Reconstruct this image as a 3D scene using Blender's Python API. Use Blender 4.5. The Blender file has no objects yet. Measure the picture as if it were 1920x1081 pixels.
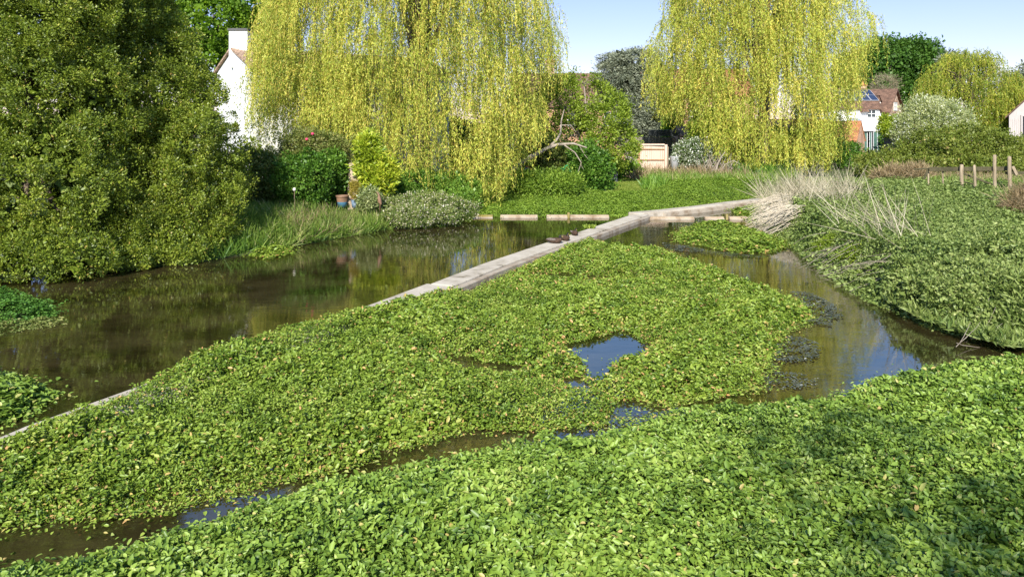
import bpy, math, random
import numpy as np
from mathutils import Vector, Matrix
rnd = random.Random(7)
rng = np.random.default_rng(7)
scene = bpy.context.scene
COL = scene.collection

# ------------------------------------------------------------------ camera, sky, sun, exposure
FX, CX, HY, H = 1387.0, 960.0, 230.0, 3.6
cam = bpy.data.cameras.new("camera"); co = bpy.data.objects.new("camera", cam); COL.objects.link(co)
cam.sensor_width = 36; cam.lens = FX / 1920 * 36; cam.shift_y = -(540.5 - HY) / 1920
cam.clip_start = 0.1; cam.clip_end = 5000
co.location = (0, 0, H); co.rotation_euler = (math.radians(90), 0, 0)
scene.camera = co
SUN = Vector((-0.16, -0.90, 0.64)).normalized()
world = bpy.data.worlds.new("World"); scene.world = world; world.use_nodes = True
wn = world.node_tree; wn.nodes.clear()
sky = wn.nodes.new('ShaderNodeTexSky'); sky.sky_type = 'NISHITA'; sky.sun_disc = False
sky.sun_elevation = math.asin(SUN.z); sky.sun_rotation = math.atan2(SUN.x, SUN.y)
sky.altitude = 50; sky.air_density = 1.0; sky.dust_density = 0.15; sky.ozone_density = 3.0
bg = wn.nodes.new('ShaderNodeBackground'); bg.inputs[1].default_value = 0.105
wo = wn.nodes.new('ShaderNodeOutputWorld')
tint = wn.nodes.new('ShaderNodeMixRGB'); tint.blend_type = 'MULTIPLY'; tint.inputs[0].default_value = 1; 
tc_ = wn.nodes.new('ShaderNodeTexCoord'); sp_ = wn.nodes.new('ShaderNodeSeparateXYZ'); wn.links.new(tc_.outputs['Generated'], sp_.inputs[0])
tr0 = wn.nodes.new('ShaderNodeValToRGB'); wn.links.new(sp_.outputs['Z'], tr0.inputs[0]); e_ = tr0.color_ramp.elements
e_[0].position = 0.0; e_[0].color = (0.97, 0.80, 0.93, 1); e_[1].position = 0.5; e_[1].color = (1, 1.15, 1.3, 1)
e1_ = e_.new(0.17); e1_.color = (1.0, 0.86, 1.02, 1); e2_ = e_.new(0.3); e2_.color = (1, 1.15, 1.3, 1)
wn.links.new(tr0.outputs[0], tint.inputs[2])
wn.links.new(sky.outputs[0], tint.inputs[1]); wn.links.new(tint.outputs[0], bg.inputs[0]); wn.links.new(bg.outputs[0], wo.inputs[0])
sl = bpy.data.lights.new("sun", 'SUN'); sl.energy = 5.0; sl.angle = math.radians(0.5); sl.color = (1, 0.95, 0.86)
so = bpy.data.objects.new("sun", sl); COL.objects.link(so)
so.rotation_euler = SUN.to_track_quat('Z', 'Y').to_euler(); so.location = (0, 0, 30)
scene.view_settings.view_transform = 'Standard'; scene.view_settings.look = 'None'
scene.view_settings.exposure = 0.62; scene.view_settings.gamma = 1
scene.cycles.max_bounces = 6; scene.cycles.diffuse_bounces = 3; scene.cycles.glossy_bounces = 3
scene.cycles.transmission_bounces = 4; scene.cycles.transparent_max_bounces = 6
scene.cycles.sample_clamp_indirect = 8

def P(px, py, z=0.0):            # a point at height z seen at a photo pixel
    D = (H - z) * FX / (py - HY)
    return ((px - CX) / FX * D, D, z)
def X(px, Y): return (px - CX) / FX * Y
def Z(py, Y): return H - (py - HY) / FX * Y

# ------------------------------------------------------------------ materials
def nodes(name):
    m = bpy.data.materials.new(name); m.use_nodes = True
    nt = m.node_tree; nt.nodes.clear()
    return m, nt, nt.nodes, nt.links
def ramp(nt, stops):
    r = nt.nodes.new('ShaderNodeValToRGB'); e = r.color_ramp.elements
    while len(e) < len(stops): e.new(0.5)
    for i, (p, c) in enumerate(stops): e[i].position = p; e[i].color = (*c, 1)
    return r
def leafmat(name, stops, trans=0.35, rough=0.5, spec=0.35, tgain=(1.3, 1.35, 0.7)):
    m, nt, N, L = nodes(name)
    at = N.new('ShaderNodeAttribute'); at.attribute_name = 'v'
    r = ramp(nt, stops); L.new(at.outputs['Fac'], r.inputs[0])
    b = N.new('ShaderNodeBsdfPrincipled'); b.inputs['Roughness'].default_value = rough
    b.inputs['Specular IOR Level'].default_value = spec
    L.new(r.outputs[0], b.inputs['Base Color'])
    t = N.new('ShaderNodeBsdfTranslucent')
    mm = N.new('ShaderNodeMixRGB'); mm.blend_type = 'MULTIPLY'; mm.inputs[0].default_value = 1
    mm.inputs[2].default_value = (*tgain, 1); L.new(r.outputs[0], mm.inputs[1]); L.new(mm.outputs[0], t.inputs[0])
    mx = N.new('ShaderNodeMixShader'); mx.inputs[0].default_value = trans
    L.new(b.outputs[0], mx.inputs[1]); L.new(t.outputs[0], mx.inputs[2])
    o = N.new('ShaderNodeOutputMaterial'); L.new(mx.outputs[0], o.inputs[0])
    return m
def surf(name, stops, scale=3.0, rough=0.8, bump=0.2, detail=8, stretch=(1, 1, 1), spec=0.3, coord='Object', bdist=0.02, metallic=0):
    m, nt, N, L = nodes(name)
    tc = N.new('ShaderNodeTexCoord'); mp = N.new('ShaderNodeMapping'); mp.inputs['Scale'].default_value = stretch
    L.new(tc.outputs[coord], mp.inputs[0])
    n = N.new('ShaderNodeTexNoise'); n.inputs['Scale'].default_value = scale; n.inputs['Detail'].default_value = detail
    n.inputs['Roughness'].default_value = 0.62; L.new(mp.outputs[0], n.inputs['Vector'])
    r = ramp(nt, stops); L.new(n.outputs[0], r.inputs[0])
    b = N.new('ShaderNodeBsdfPrincipled'); b.inputs['Roughness'].default_value = rough
    b.inputs['Specular IOR Level'].default_value = spec; b.inputs['Metallic'].default_value = metallic
    L.new(r.outputs[0], b.inputs['Base Color'])
    if bump:
        n2 = N.new('ShaderNodeTexNoise'); n2.inputs['Scale'].default_value = scale * 6; n2.inputs['Detail'].default_value = 6
        L.new(mp.outputs[0], n2.inputs['Vector'])
        bp = N.new('ShaderNodeBump'); bp.inputs['Strength'].default_value = bump; bp.inputs['Distance'].default_value = bdist
        L.new(n2.outputs[0], bp.inputs['Height']); L.new(bp.outputs[0], b.inputs['Normal'])
    o = N.new('ShaderNodeOutputMaterial'); L.new(b.outputs[0], o.inputs[0])
    return m
def flat(name, c, rough=0.6, var=0.18, **k):
    lo = tuple(x * (1 - var) for x in c); hi = tuple(min(1, x * (1 + var)) for x in c)
    return surf(name, [(0.3, lo), (0.7, hi)], rough=rough, **k)
def brick(name, c1, c2, mortar, bw=0.225, bh=0.075, ms=0.012, rough=0.9, bump=0.4):
    m, nt, N, L = nodes(name)
    uv = N.new('ShaderNodeUVMap')
    t = N.new('ShaderNodeTexBrick'); t.inputs['Scale'].default_value = 1
    t.inputs['Brick Width'].default_value = bw; t.inputs['Row Height'].default_value = bh; t.inputs['Mortar Size'].default_value = ms
    t.inputs['Color1'].default_value = (*c1, 1); t.inputs['Color2'].default_value = (*c2, 1); t.inputs['Mortar'].default_value = (*mortar, 1)
    L.new(uv.outputs[0], t.inputs['Vector'])
    n = N.new('ShaderNodeTexNoise'); n.inputs['Scale'].default_value = 2.2; n.inputs['Detail'].default_value = 8
    L.new(uv.outputs[0], n.inputs['Vector'])
    r = ramp(nt, [(0.3, (0.6, 0.58, 0.55)), (0.7, (1.3, 1.25, 1.2))]); L.new(n.outputs[0], r.inputs[0])
    mm = N.new('ShaderNodeMixRGB'); mm.blend_type = 'MULTIPLY'; mm.inputs[0].default_value = 1
    L.new(t.outputs[0], mm.inputs[1]); L.new(r.outputs[0], mm.inputs[2])
    b = N.new('ShaderNodeBsdfPrincipled'); b.inputs['Roughness'].default_value = rough
    L.new(mm.outputs[0], b.inputs['Base Color'])
    bp = N.new('ShaderNodeBump'); bp.inputs['Strength'].default_value = bump; bp.inputs['Distance'].default_value = 0.015; bp.invert = True
    L.new(t.outputs['Fac'], bp.inputs['Height']); L.new(bp.outputs[0], b.inputs['Normal'])
    o = N.new('ShaderNodeOutputMaterial'); L.new(b.outputs[0], o.inputs[0])
    return m

M = {}
M['cress_near'] = leafmat('cress_near', [(0, (0.06, 0.12, 0.014)), (0.35, (0.18, 0.285, 0.037)), (0.7, (0.3, 0.415, 0.068)), (0.93, (0.42, 0.49, 0.13)), (1, (0.5, 0.36, 0.13))], 0.18, 0.45, 0.5)
M['cress_mid'] = leafmat('cress_mid', [(0, (0.07, 0.135, 0.012)), (0.35, (0.18, 0.27, 0.028)), (0.7, (0.285, 0.375, 0.05)), (0.9, (0.43, 0.46, 0.11)), (1, (0.55, 0.3, 0.12))], 0.18, 0.45, 0.45)
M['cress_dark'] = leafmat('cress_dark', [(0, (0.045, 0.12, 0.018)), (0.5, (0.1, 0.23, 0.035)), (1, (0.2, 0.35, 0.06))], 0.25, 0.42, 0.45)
M['weed_pale'] = leafmat('weed_pale', [(0, (0.1, 0.15, 0.03)), (0.5, (0.2, 0.24, 0.06)), (1, (0.36, 0.34, 0.12))], 0.25, 0.5)
M['bed_base'] = flat('bed_base', (0.035, 0.065, 0.014), 0.9, 0.4, scale=8, bump=0.6)
M['far_weed'] = leafmat('far_weed', [(0, (0.1, 0.18, 0.02)), (0.5, (0.23, 0.35, 0.04)), (1, (0.38, 0.48, 0.08))], 0.3, 0.5)
M['grass'] = leafmat('grass', [(0, (0.0725, 0.16, 0.0217)), (0.5, (0.189, 0.304, 0.0435)), (0.85, (0.334, 0.42, 0.102)), (1, (0.652, 0.551, 0.29))], 0.35, 0.5)
M['lawn'] = leafmat('lawn', [(0, (0.13, 0.2, 0.02)), (0.5, (0.22, 0.29, 0.04)), (1, (0.34, 0.36, 0.09))], 0.3, 0.6)
M['straw'] = leafmat('straw', [(0, (0.3, 0.25, 0.16)), (0.5, (0.48, 0.42, 0.29)), (1, (0.7, 0.64, 0.48))], 0.15, 0.7)
M['drygrass'] = leafmat('drygrass', [(0, (0.2, 0.15, 0.08)), (0.5, (0.38, 0.28, 0.16)), (1, (0.5, 0.42, 0.24))], 0.25, 0.7)
M['nettle'] = leafmat('nettle', [(0, (0.07, 0.125, 0.025)), (0.4, (0.195, 0.265, 0.06)), (0.8, (0.335, 0.4, 0.125)), (1, (0.48, 0.5, 0.2))], 0.25, 0.5, 0.4)
M['bright'] = leafmat('bright', [(0, (0.102, 0.232, 0.0145)), (0.5, (0.232, 0.406, 0.029)), (1, (0.392, 0.522, 0.0725))], 0.35, 0.45)
M['willow'] = leafmat('willow', [(0, (0.13, 0.19, 0.02)), (0.35, (0.37, 0.44, 0.055)), (0.7, (0.62, 0.64, 0.11)), (1, (0.8, 0.66, 0.13))], 0.3, 0.5, 0.35, (1.15, 1.15, 0.6))
M['willow_far'] = leafmat('willow_far', [(0, (0.08, 0.14, 0.012)), (0.5, (0.26, 0.34, 0.03)), (1, (0.55, 0.54, 0.07))], 0.35, 0.5)
M['twig'] = flat('twig', (0.55, 0.42, 0.09), 0.7, 0.3)
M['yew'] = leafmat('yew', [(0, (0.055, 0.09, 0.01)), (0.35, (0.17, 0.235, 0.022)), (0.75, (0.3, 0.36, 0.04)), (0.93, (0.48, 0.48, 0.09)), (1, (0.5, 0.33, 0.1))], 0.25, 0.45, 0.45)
M['tree_green'] = leafmat('tree_green', [(0, (0.0725, 0.16, 0.0116)), (0.5, (0.174, 0.304, 0.0203)), (1, (0.319, 0.45, 0.0435))], 0.4, 0.5)
M['tree_dark'] = leafmat('tree_dark', [(0, (0.0261, 0.0725, 0.0116)), (0.5, (0.0653, 0.152, 0.0203)), (1, (0.131, 0.246, 0.0362))], 0.3, 0.5)
M['cedar'] = leafmat('cedar', [(0, (0.1, 0.125, 0.085)), (0.5, (0.23, 0.26, 0.18)), (1, (0.42, 0.45, 0.32))], 0.15, 0.6)
M['apple'] = leafmat('apple', [(0, (0.11, 0.18, 0.015)), (0.5, (0.24, 0.33, 0.03)), (0.9, (0.38, 0.46, 0.06)), (1, (0.5, 0.45, 0.28))], 0.35, 0.5)
M['laurel'] = leafmat('laurel', [(0, (0.145, 0.246, 0.0145)), (0.5, (0.348, 0.435, 0.029)), (1, (0.725, 0.696, 0.087))], 0.3, 0.4, 0.5)
M['shrub'] = leafmat('shrub', [(0, (0.0435, 0.116, 0.0145)), (0.5, (0.109, 0.232, 0.0261)), (1, (0.246, 0.377, 0.058))], 0.3, 0.45)
M['rose'] = leafmat('rose', [(0, (0.102, 0.145, 0.029)), (0.5, (0.189, 0.232, 0.0508)), (1, (0.319, 0.29, 0.102))], 0.3, 0.5)
M['bramble'] = leafmat('bramble', [(0, (0.08, 0.12, 0.015)), (0.5, (0.18, 0.23, 0.03)), (0.9, (0.3, 0.32, 0.07)), (1, (0.5, 0.35, 0.14))], 0.25, 0.5)
M['silver'] = leafmat('silver', [(0, (0.203, 0.261, 0.087)), (0.5, (0.406, 0.45, 0.189)), (0.82, (0.609, 0.623, 0.319)), (1, (0.85, 0.85, 0.85))], 0.25, 0.6)
M['cream'] = leafmat('cream', [(0, (0.08, 0.14, 0.03)), (0.55, (0.2, 0.26, 0.06)), (0.88, (0.32, 0.33, 0.12)), (0.93, (0.75, 0.66, 0.48)), (1, (0.8, 0.74, 0.6))], 0.25, 0.6)
M['white_bloom'] = leafmat('white_bloom', [(0, (0.08, 0.14, 0.04)), (0.5, (0.17, 0.23, 0.07)), (0.7, (0.6, 0.62, 0.5)), (1, (0.85, 0.85, 0.78))], 0.25, 0.6)
M['golden'] = leafmat('golden', [(0, (0.28, 0.25, 0.03)), (1, (0.55, 0.42, 0.08))], 0.3, 0.6)
M['copper'] = leafmat('copper', [(0, (0.06, 0.025, 0.012)), (1, (0.22, 0.09, 0.03))], 0.3, 0.6)
M['barebush'] = leafmat('barebush', [(0, (0.2, 0.17, 0.1)), (1, (0.38, 0.32, 0.2))], 0.1, 0.8)
M['straw_stalk'] = surf('straw_stalk', [(0.3, (0.42, 0.35, 0.25)), (0.7, (0.68, 0.6, 0.46))], 4, 0.8, 0)
M['bark'] = surf('bark', [(0.3, (0.08, 0.06, 0.04)), (0.7, (0.2, 0.155, 0.11))], 6, 0.9, 0.6, stretch=(1, 1, 0.25))
M['bark_pale'] = surf('bark_pale', [(0.3, (0.2, 0.16, 0.12)), (0.7, (0.42, 0.36, 0.29))], 5, 0.9, 0.5, stretch=(1, 1, 1))
M['concrete'] = surf('concrete', [(0.3, (0.17, 0.14, 0.09)), (0.4, (0.42, 0.365, 0.285)), (0.55, (0.53, 0.47, 0.38)), (0.8, (0.6, 0.54, 0.44))], 2.0, 0.9, 0.5, 12)
M['concrete_tan'] = surf('concrete_tan', [(0.3, (0.2, 0.14, 0.07)), (0.5, (0.4, 0.31, 0.21)), (0.75, (0.52, 0.43, 0.32))], 2.5, 0.9, 0.5)
M['concrete_mossy'] = surf('concrete_mossy', [(0.35, (0.2, 0.17, 0.03)), (0.6, (0.3, 0.24, 0.1))], 4, 0.9, 0.5)
M['ledge'] = surf('ledge', [(0.3, (0.2, 0.13, 0.07)), (0.55, (0.42, 0.36, 0.28))], 2.5, 0.9, 0.5)
M['white'] = flat('white_render', (0.84, 0.83, 0.8), 0.8, 0.04, scale=1.5, bump=0.15)
M['white_wood'] = flat('white_wood', (0.8, 0.79, 0.76), 0.6, 0.05, bump=0)
M['brick'] = brick('red_brick', (0.42, 0.17, 0.09), (0.55, 0.27, 0.16), (0.5, 0.42, 0.33))
M['brick_pale'] = brick('pale_brick', (0.5, 0.26, 0.17), (0.62, 0.4, 0.28), (0.6, 0.5, 0.4))
M['brick_pink'] = brick('pink_brick', (0.55, 0.26, 0.15), (0.6, 0.33, 0.2), (0.58, 0.42, 0.3))
M['tile_brown'] = brick('brown_tiles', (0.16, 0.09, 0.06), (0.25, 0.15, 0.1), (0.06, 0.035, 0.025), 0.17, 0.12, 0.01)
M['tile_orange'] = brick('orange_tiles', (0.45, 0.19, 0.08), (0.58, 0.29, 0.14), (0.2, 0.08, 0.04), 0.17, 0.12, 0.01)
M['tile_pale'] = brick('pale_tiles', (0.42, 0.29, 0.2), (0.52, 0.38, 0.27), (0.22, 0.14, 0.1), 0.2, 0.2, 0.018)
M['stone_wall'] = surf('stone_wall', [(0.3, (0.3, 0.22, 0.15)), (0.6, (0.52, 0.42, 0.31))], 3, 0.95, 0.8)
M['wood'] = surf('weathered_wood', [(0.3, (0.2, 0.15, 0.09)), (0.7, (0.42, 0.34, 0.23))], 5, 0.9, 0.5, stretch=(4, 4, 0.5))
M['wood_dark'] = surf('dark_wood', [(0.3, (0.045, 0.045, 0.02)), (0.7, (0.12, 0.1, 0.055))], 5, 0.9, 0.5)  # dark greenish-brown wood tone
M['panel'] = surf('pale_larch', [(0.3, (0.55, 0.39, 0.3)), (0.7, (0.72, 0.56, 0.45))], 3, 0.85, 0.3, stretch=(6, 6, 0.4))
M['panel_dark'] = surf('orange_timber', [(0.3, (0.3, 0.16, 0.07)), (0.7, (0.45, 0.27, 0.14))], 3, 0.85, 0.3)
M['greywood'] = surf('grey_boards', [(0.3, (0.2, 0.16, 0.13)), (0.7, (0.36, 0.31, 0.27))], 3, 0.9, 0.3, stretch=(8, 8, 0.4))
M['palewood'] = surf('pale_boards', [(0.3, (0.36, 0.32, 0.3)), (0.7, (0.56, 0.51, 0.48))], 3, 0.9, 0.3, stretch=(8, 8, 0.4))
M['black'] = flat('black_paint', (0.018, 0.02, 0.026), 0.6, 0.3)
M['net'] = flat('dark_net', (0.03, 0.035, 0.035), 0.8, 0.4)
M['felt'] = flat('roof_felt', (0.16, 0.13, 0.13), 0.9, 0.2)
M['slate'] = flat('slate_cap', (0.1, 0.1, 0.1), 0.8, 0.2)
M['lead'] = flat('lead_grey', (0.34, 0.37, 0.4), 0.5, 0.1)
M['glass'] = flat('dark_glass', (0.03, 0.05, 0.06), 0.06, 0.2, bump=0, spec=0.8)
M['glass_green'] = flat('green_glass', (0.08, 0.16, 0.13), 0.08, 0.2, bump=0, spec=0.8)
M['solar'] = flat('solar_cell', (0.03, 0.045, 0.09), 0.15, 0.2, bump=0, spec=0.7)
M['frame_grey'] = flat('aluminium_frame', (0.6, 0.6, 0.62), 0.4, 0.05, bump=0)
M['blue_glaze'] = flat('blue_glaze', (0.08, 0.2, 0.32), 0.25, 0.3, scale=4, bump=0.1, spec=0.6)
M['blue_pale'] = flat('pale_blue_glaze', (0.2, 0.28, 0.4), 0.3, 0.2, bump=0.1, spec=0.5)
M['clay'] = flat('brown_clay', (0.22, 0.13, 0.08), 0.6, 0.3)
M['soil'] = flat('soil', (0.05, 0.035, 0.025), 0.95, 0.4, scale=12)
M['pink'] = flat('rose_petal', (0.75, 0.06, 0.16), 0.5, 0.2, bump=0)
M['globe'] = flat('white_globe', (0.8, 0.76, 0.66), 0.4, 0.05, bump=0)
M['blue_plastic'] = flat('blue_plastic', (0.04, 0.08, 0.42), 0.4, 0.1, bump=0)
M['orange_plastic'] = flat('orange_plastic', (0.7, 0.2, 0.06), 0.4, 0.1, bump=0)
M['green_plastic'] = flat('green_plastic', (0.01, 0.22, 0.08), 0.4, 0.1, bump=0)
M['grey_plastic'] = flat('grey_plastic', (0.12, 0.13, 0.14), 0.5, 0.2, bump=0)
M['duck_body'] = surf('duck_body', [(0.35, (0.03, 0.018, 0.012)), (0.65, (0.11, 0.065, 0.04))], 25, 0.8, 0.2)
M['duck_head'] = flat('duck_head', (0.018, 0.016, 0.012), 0.5, 0.3)
M['duck_wing'] = surf('duck_wing', [(0.35, (0.1, 0.08, 0.065)), (0.65, (0.22, 0.18, 0.15))], 20, 0.8, 0.1)
M['bill'] = flat('duck_bill', (0.3, 0.24, 0.05), 0.5, 0.1)

# ------------------------------------------------------------------ object helpers
def tag(o, label=None, cat=None, group=None, kind=None):
    if label: o['label'] = label
    if cat: o['category'] = cat
    if group: o['group'] = group
    if kind: o['kind'] = kind
    return o
def root(name, loc, label, cat, group=None):
    o = bpy.data.objects.new(name, None); COL.objects.link(o); o.location = loc; o.empty_display_size = 0.3
    return tag(o, label, cat, group)
def rootloc(o):
    v = Vector((0, 0, 0))
    while o is not None: v += o.location; o = o.parent if o.type != 'EMPTY' else None
    return v
def link(name, me, parent=None):
    o = bpy.data.objects.new(name, me); COL.objects.link(o)
    if parent is not None:
        o.parent = parent
        if parent.type == 'EMPTY': o.matrix_parent_inverse = Matrix.Translation(-parent.location)
        # a mesh parent sits at its identity frame, its children share its coordinates
    return o
def npmesh(name, V, Fc, mat, parent=None, attr=None, smooth=False):
    """V (n,3) floats, Fc (m,k) ints, all faces with k corners"""
    me = bpy.data.meshes.new(name); V = np.ascontiguousarray(V, dtype=np.float32); Fc = np.ascontiguousarray(Fc, dtype=np.int32)
    m, k = Fc.shape
    me.vertices.add(len(V)); me.vertices.foreach_set('co', V.ravel())
    me.loops.add(m * k); me.loops.foreach_set('vertex_index', Fc.ravel())
    me.polygons.add(m); me.polygons.foreach_set('loop_start', np.arange(0, m * k, k, dtype=np.int32))
    if smooth: me.polygons.foreach_set('use_smooth', np.ones(m, dtype=bool))
    me.update(calc_edges=True)
    if attr is not None:
        a = me.attributes.new('v', 'FLOAT', 'FACE'); a.data.foreach_set('value', np.ascontiguousarray(attr, dtype=np.float32))
    me.materials.append(mat)
    return link(name, me, parent)

def nrm(a): return a / np.maximum(np.linalg.norm(a, axis=-1, keepdims=True), 1e-9)
def rdir(n): return nrm(rng.normal(size=(n, 3)))
class Leaves:
    """collects leaves as kites (1 quad) or ovals (2 quads)"""
    def __init__(s): s.V, s.F, s.A, s.n = [], [], [], 0
    def add(s, Pt, D, Nn, L, W, A, shape='kite', fold=0.25, bend=0.0):
        n = len(Pt)
        if n == 0: return
        L = np.broadcast_to(np.asarray(L, float), (n,))[:, None]; W = np.broadcast_to(np.asarray(W, float), (n,))[:, None]
        A = np.broadcast_to(np.asarray(A, float), (n,))
        D = nrm(D); S = nrm(np.cross(D, Nn)); U = np.cross(S, D)
        if shape == 'kite':
            v = np.stack([Pt, Pt + D * L * .45 + S * W * .5 + U * W * fold, Pt + D * L - U * L * bend, Pt + D * L * .45 - S * W * .5 + U * W * fold], 1)
            f = np.arange(n)[:, None] * 4 + np.array([[0, 1, 2, 3]]); k = 4; a = A
        elif shape == 'blade':      # bent narrow blade, 2 quads
            v = np.stack([Pt - S * W * .5, Pt + S * W * .5, Pt + D * L * .55 + S * W * .4, Pt + D * L * .55 - S * W * .4, Pt + D * L * .95 - U * L * bend], 1)
            v = np.concatenate([v, (Pt + D * L * .97 - U * L * bend)[:, None]], 1)
            f = (np.arange(n)[:, None, None] * 6 + np.array([[[0, 1, 2, 3], [3, 2, 5, 4]]])).reshape(-1, 4); k = 6; a = np.repeat(A, 2)
        else:
            uf = U * W * fold
            v = np.stack([Pt, Pt + D * L * .22 + S * W * .42 + uf, Pt + D * L * .62 + S * W * .46 + uf - U * L * bend * .4, Pt + D * L - U * L * bend,
                          Pt + D * L * .62 - S * W * .46 + uf - U * L * bend * .4, Pt + D * L * .22 - S * W * .42 + uf], 1)
            f = (np.arange(n)[:, None, None] * 6 + np.array([[[0, 1, 2, 3], [0, 3, 4, 5]]])).reshape(-1, 4); k = 6; a = np.repeat(A, 2)
        s.V.append(v.reshape(-1, 3)); s.F.append(f + s.n); s.A.append(a); s.n += n * k
    def build(s, name, mat, parent=None):
        return npmesh(name, np.concatenate(s.V), np.concatenate(s.F), mat, parent, np.clip(np.concatenate(s.A), 0, 1))

def wob(x, y, s, seed=0):      # smooth noise about -1..1
    r = np.random.default_rng(seed); o = 0
    for i in range(7):
        a = r.uniform(0, 6.28); f = r.uniform(.6, 1.8) / s * 6.28
        o = o + np.sin(x * math.cos(a) * f + y * math.sin(a) * f + r.uniform(0, 6.28))
    return o / 3.2
def inpoly(x, y, poly):
    r = np.zeros(len(x), bool); j = len(poly) - 1
    for i in range(len(poly)):
        xi, yi = poly[i][:2]; xj, yj = poly[j][:2]
        if yi != yj:
            c = ((yi > y) != (yj > y)) & (x < (xj - xi) * (y - yi) / (yj - yi) + xi); r ^= c
        j = i
    return r
def pdist(x, y, poly, closed=True):
    d = np.full(len(x), 1e9); n = len(poly)
    for i in range(n if closed else n - 1):
        ax, ay = poly[i][:2]; bx, by = poly[(i + 1) % n][:2]
        dx, dy = bx - ax, by - ay; q = dx * dx + dy * dy + 1e-12
        t = np.clip(((x - ax) * dx + (y - ay) * dy) / q, 0, 1)
        d = np.minimum(d, np.hypot(x - ax - t * dx, y - ay - t * dy))
    return d

class MB:
    """polygons with UVs in metres"""
    def __init__(s): s.v, s.f, s.m = [], [], []
    def poly(s, pts, mi=0):
        i = len(s.v); s.v += [tuple(p) for p in pts]; s.f.append(tuple(range(i, i + len(pts)))); s.m.append(mi)
    def box(s, x0, x1, y0, y1, z0, z1, T=None, mi=0):
        c = [Vector((x, y, z)) for z in (z0, z1) for x, y in ((x0, y0), (x1, y0), (x1, y1), (x0, y1))]
        if T: c = [T @ p for p in c]
        i = len(s.v); s.v += [tuple(p) for p in c]
        for q in ((0, 3, 2, 1), (4, 5, 6, 7), (0, 1, 5, 4), (1, 2, 6, 5), (2, 3, 7, 6), (3, 0, 4, 7)):
            s.f.append(tuple(i + k for k in q)); s.m.append(mi)
    def beam(s, a, b, w, h=None, mi=0):
        a, b = Vector(a), Vector(b); h = h or w; d = b - a
        q = d.to_track_quat('Y', 'Z').to_matrix().to_4x4(); T = Matrix.Translation(a) @ q
        s.box(-w / 2, w / 2, 0, d.length, -h / 2, h / 2, T, mi)
    def build(s, name, mats, parent=None, bevel=0):
        me = bpy.data.meshes.new(name); me.from_pydata(s.v, [], s.f)
        mats = mats if isinstance(mats, list) else [mats]
        for m in mats: me.materials.append(m)
        uv = me.uv_layers.new(name='UVMap')
        for p, mi in zip(me.polygons, s.m):
            p.material_index = mi; n = p.normal
            t = Vector((0, 0, 1)).cross(n); t = t.normalized() if t.length > 1e-4 else Vector((1, 0, 0)); b = n.cross(t)
            for li in p.loop_indices:
                co_ = me.vertices[me.loops[li].vertex_index].co; uv.data[li].uv = (co_.dot(t), co_.dot(b))
        o = link(name, me, parent)
        if bevel:
            md = o.modifiers.new('bevel', 'BEVEL'); md.width = bevel; md.segments = 2
        return o
def tubes(name, paths, mat, parent=None, sides=7):
    """paths: list of (points, radii); one mesh"""
    Vs, Fs, n = [], [], 0
    for pts, rad in paths:
        pts = [Vector(p) for p in pts]; prev = None
        for i, p in enumerate(pts):
            d = (pts[min(i + 1, len(pts) - 1)] - pts[max(i - 1, 0)]).normalized()
            a = d.orthogonal().normalized() if prev is None else (prev - d * prev.dot(d)).normalized(); prev = a; b = d.cross(a)
            for k in range(sides):
                t = 6.28318 * k / sides; Vs.append(p + (a * math.cos(t) + b * math.sin(t)) * rad[i])
            if i: 
                for k in range(sides):
                    q = n + (i - 1) * sides; Fs.append((q + k, q + (k + 1) % sides, q + sides + (k + 1) % sides, q + sides + k))
        n = len(Vs)
    return npmesh(name, np.array([tuple(v) for v in Vs]), np.array(Fs), mat, parent, smooth=True)
def wander(p0, p1, n=6, w=0.1, sag=0):
    p0, p1 = Vector(p0), Vector(p1); out = []; L = (p1 - p0).length
    for i in range(n + 1):
        t = i / n; q = p0.lerp(p1, t); q.z -= sag * 4 * t * (1 - t)
        if 0 < i < n: q += Vector([rnd.uniform(-1, 1) * w * L * .3 for _ in range(3)])
        out.append(q)
    return out
def lathe(name, prof, loc, mat, parent=None, seg=20):
    Vs, Fs = [], []
    for i, (r, z) in enumerate(prof):
        for k in range(seg):
            t = 6.28318 * k / seg; Vs.append((loc[0] + r * math.cos(t), loc[1] + r * math.sin(t), loc[2] + z))
        if i:
            for k in range(seg):
                q = (i - 1) * seg; Fs.append((q + k, q + (k + 1) % seg, q + seg + (k + 1) % seg, q + seg + k))
    return npmesh(name, np.array(Vs), np.array(Fs), mat, parent, smooth=True)

# ------------------------------------------------------------------ terrain and water
RIVER = [(-16, -10), (-15, 4), (-14, 10), (-13, 15), (-10.8, 17.9), (-9.4, 18.2), (-8.4, 18.8), (-7.5, 19.8), (-6.4, 21.2), (-5.6, 22.9), (-4.0, 25.4), (-2.2, 27.6),
         (-1.6, 29.2), (0.5, 30), (4.5, 30.2), (8, 33), (11.6, 36), (12.6, 35), (11.3, 32), (10.2, 28), (9.0, 25), (8.75, 23.5), (8.4, 21), (8.0, 18.5), (7.7, 15), (7.75, 12.7), (8.8, 11.3), (11, 8), (13, 3), (16, -10)]
def ground_z(x, y):
    ins = inpoly(x, y, RIVER); d = pdist(x, y, RIVER)
    right = np.clip((x - 6.5) / 2, 0, 1) * np.clip((36 - y) / 4, 0, 1)
    top = 0.45 + 0.15 * right + 0.1 * wob(x, y, 9, 3)
    top = np.where((x > -2) & (x < 15) & (y > 28) & (y < 44), 0.12 + np.clip((y - 32) / 5, 0, 1) * 0.3, top)
    z = np.where(ins, -0.02 - np.minimum(d * 0.7, 0.4), np.minimum(d * (0.5 + 1.3 * right), 1) * top + 0.02)
    far = np.clip((np.hypot(x, y) - 60) / 100, 0, 1) * 0.3
    return z + far
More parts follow.
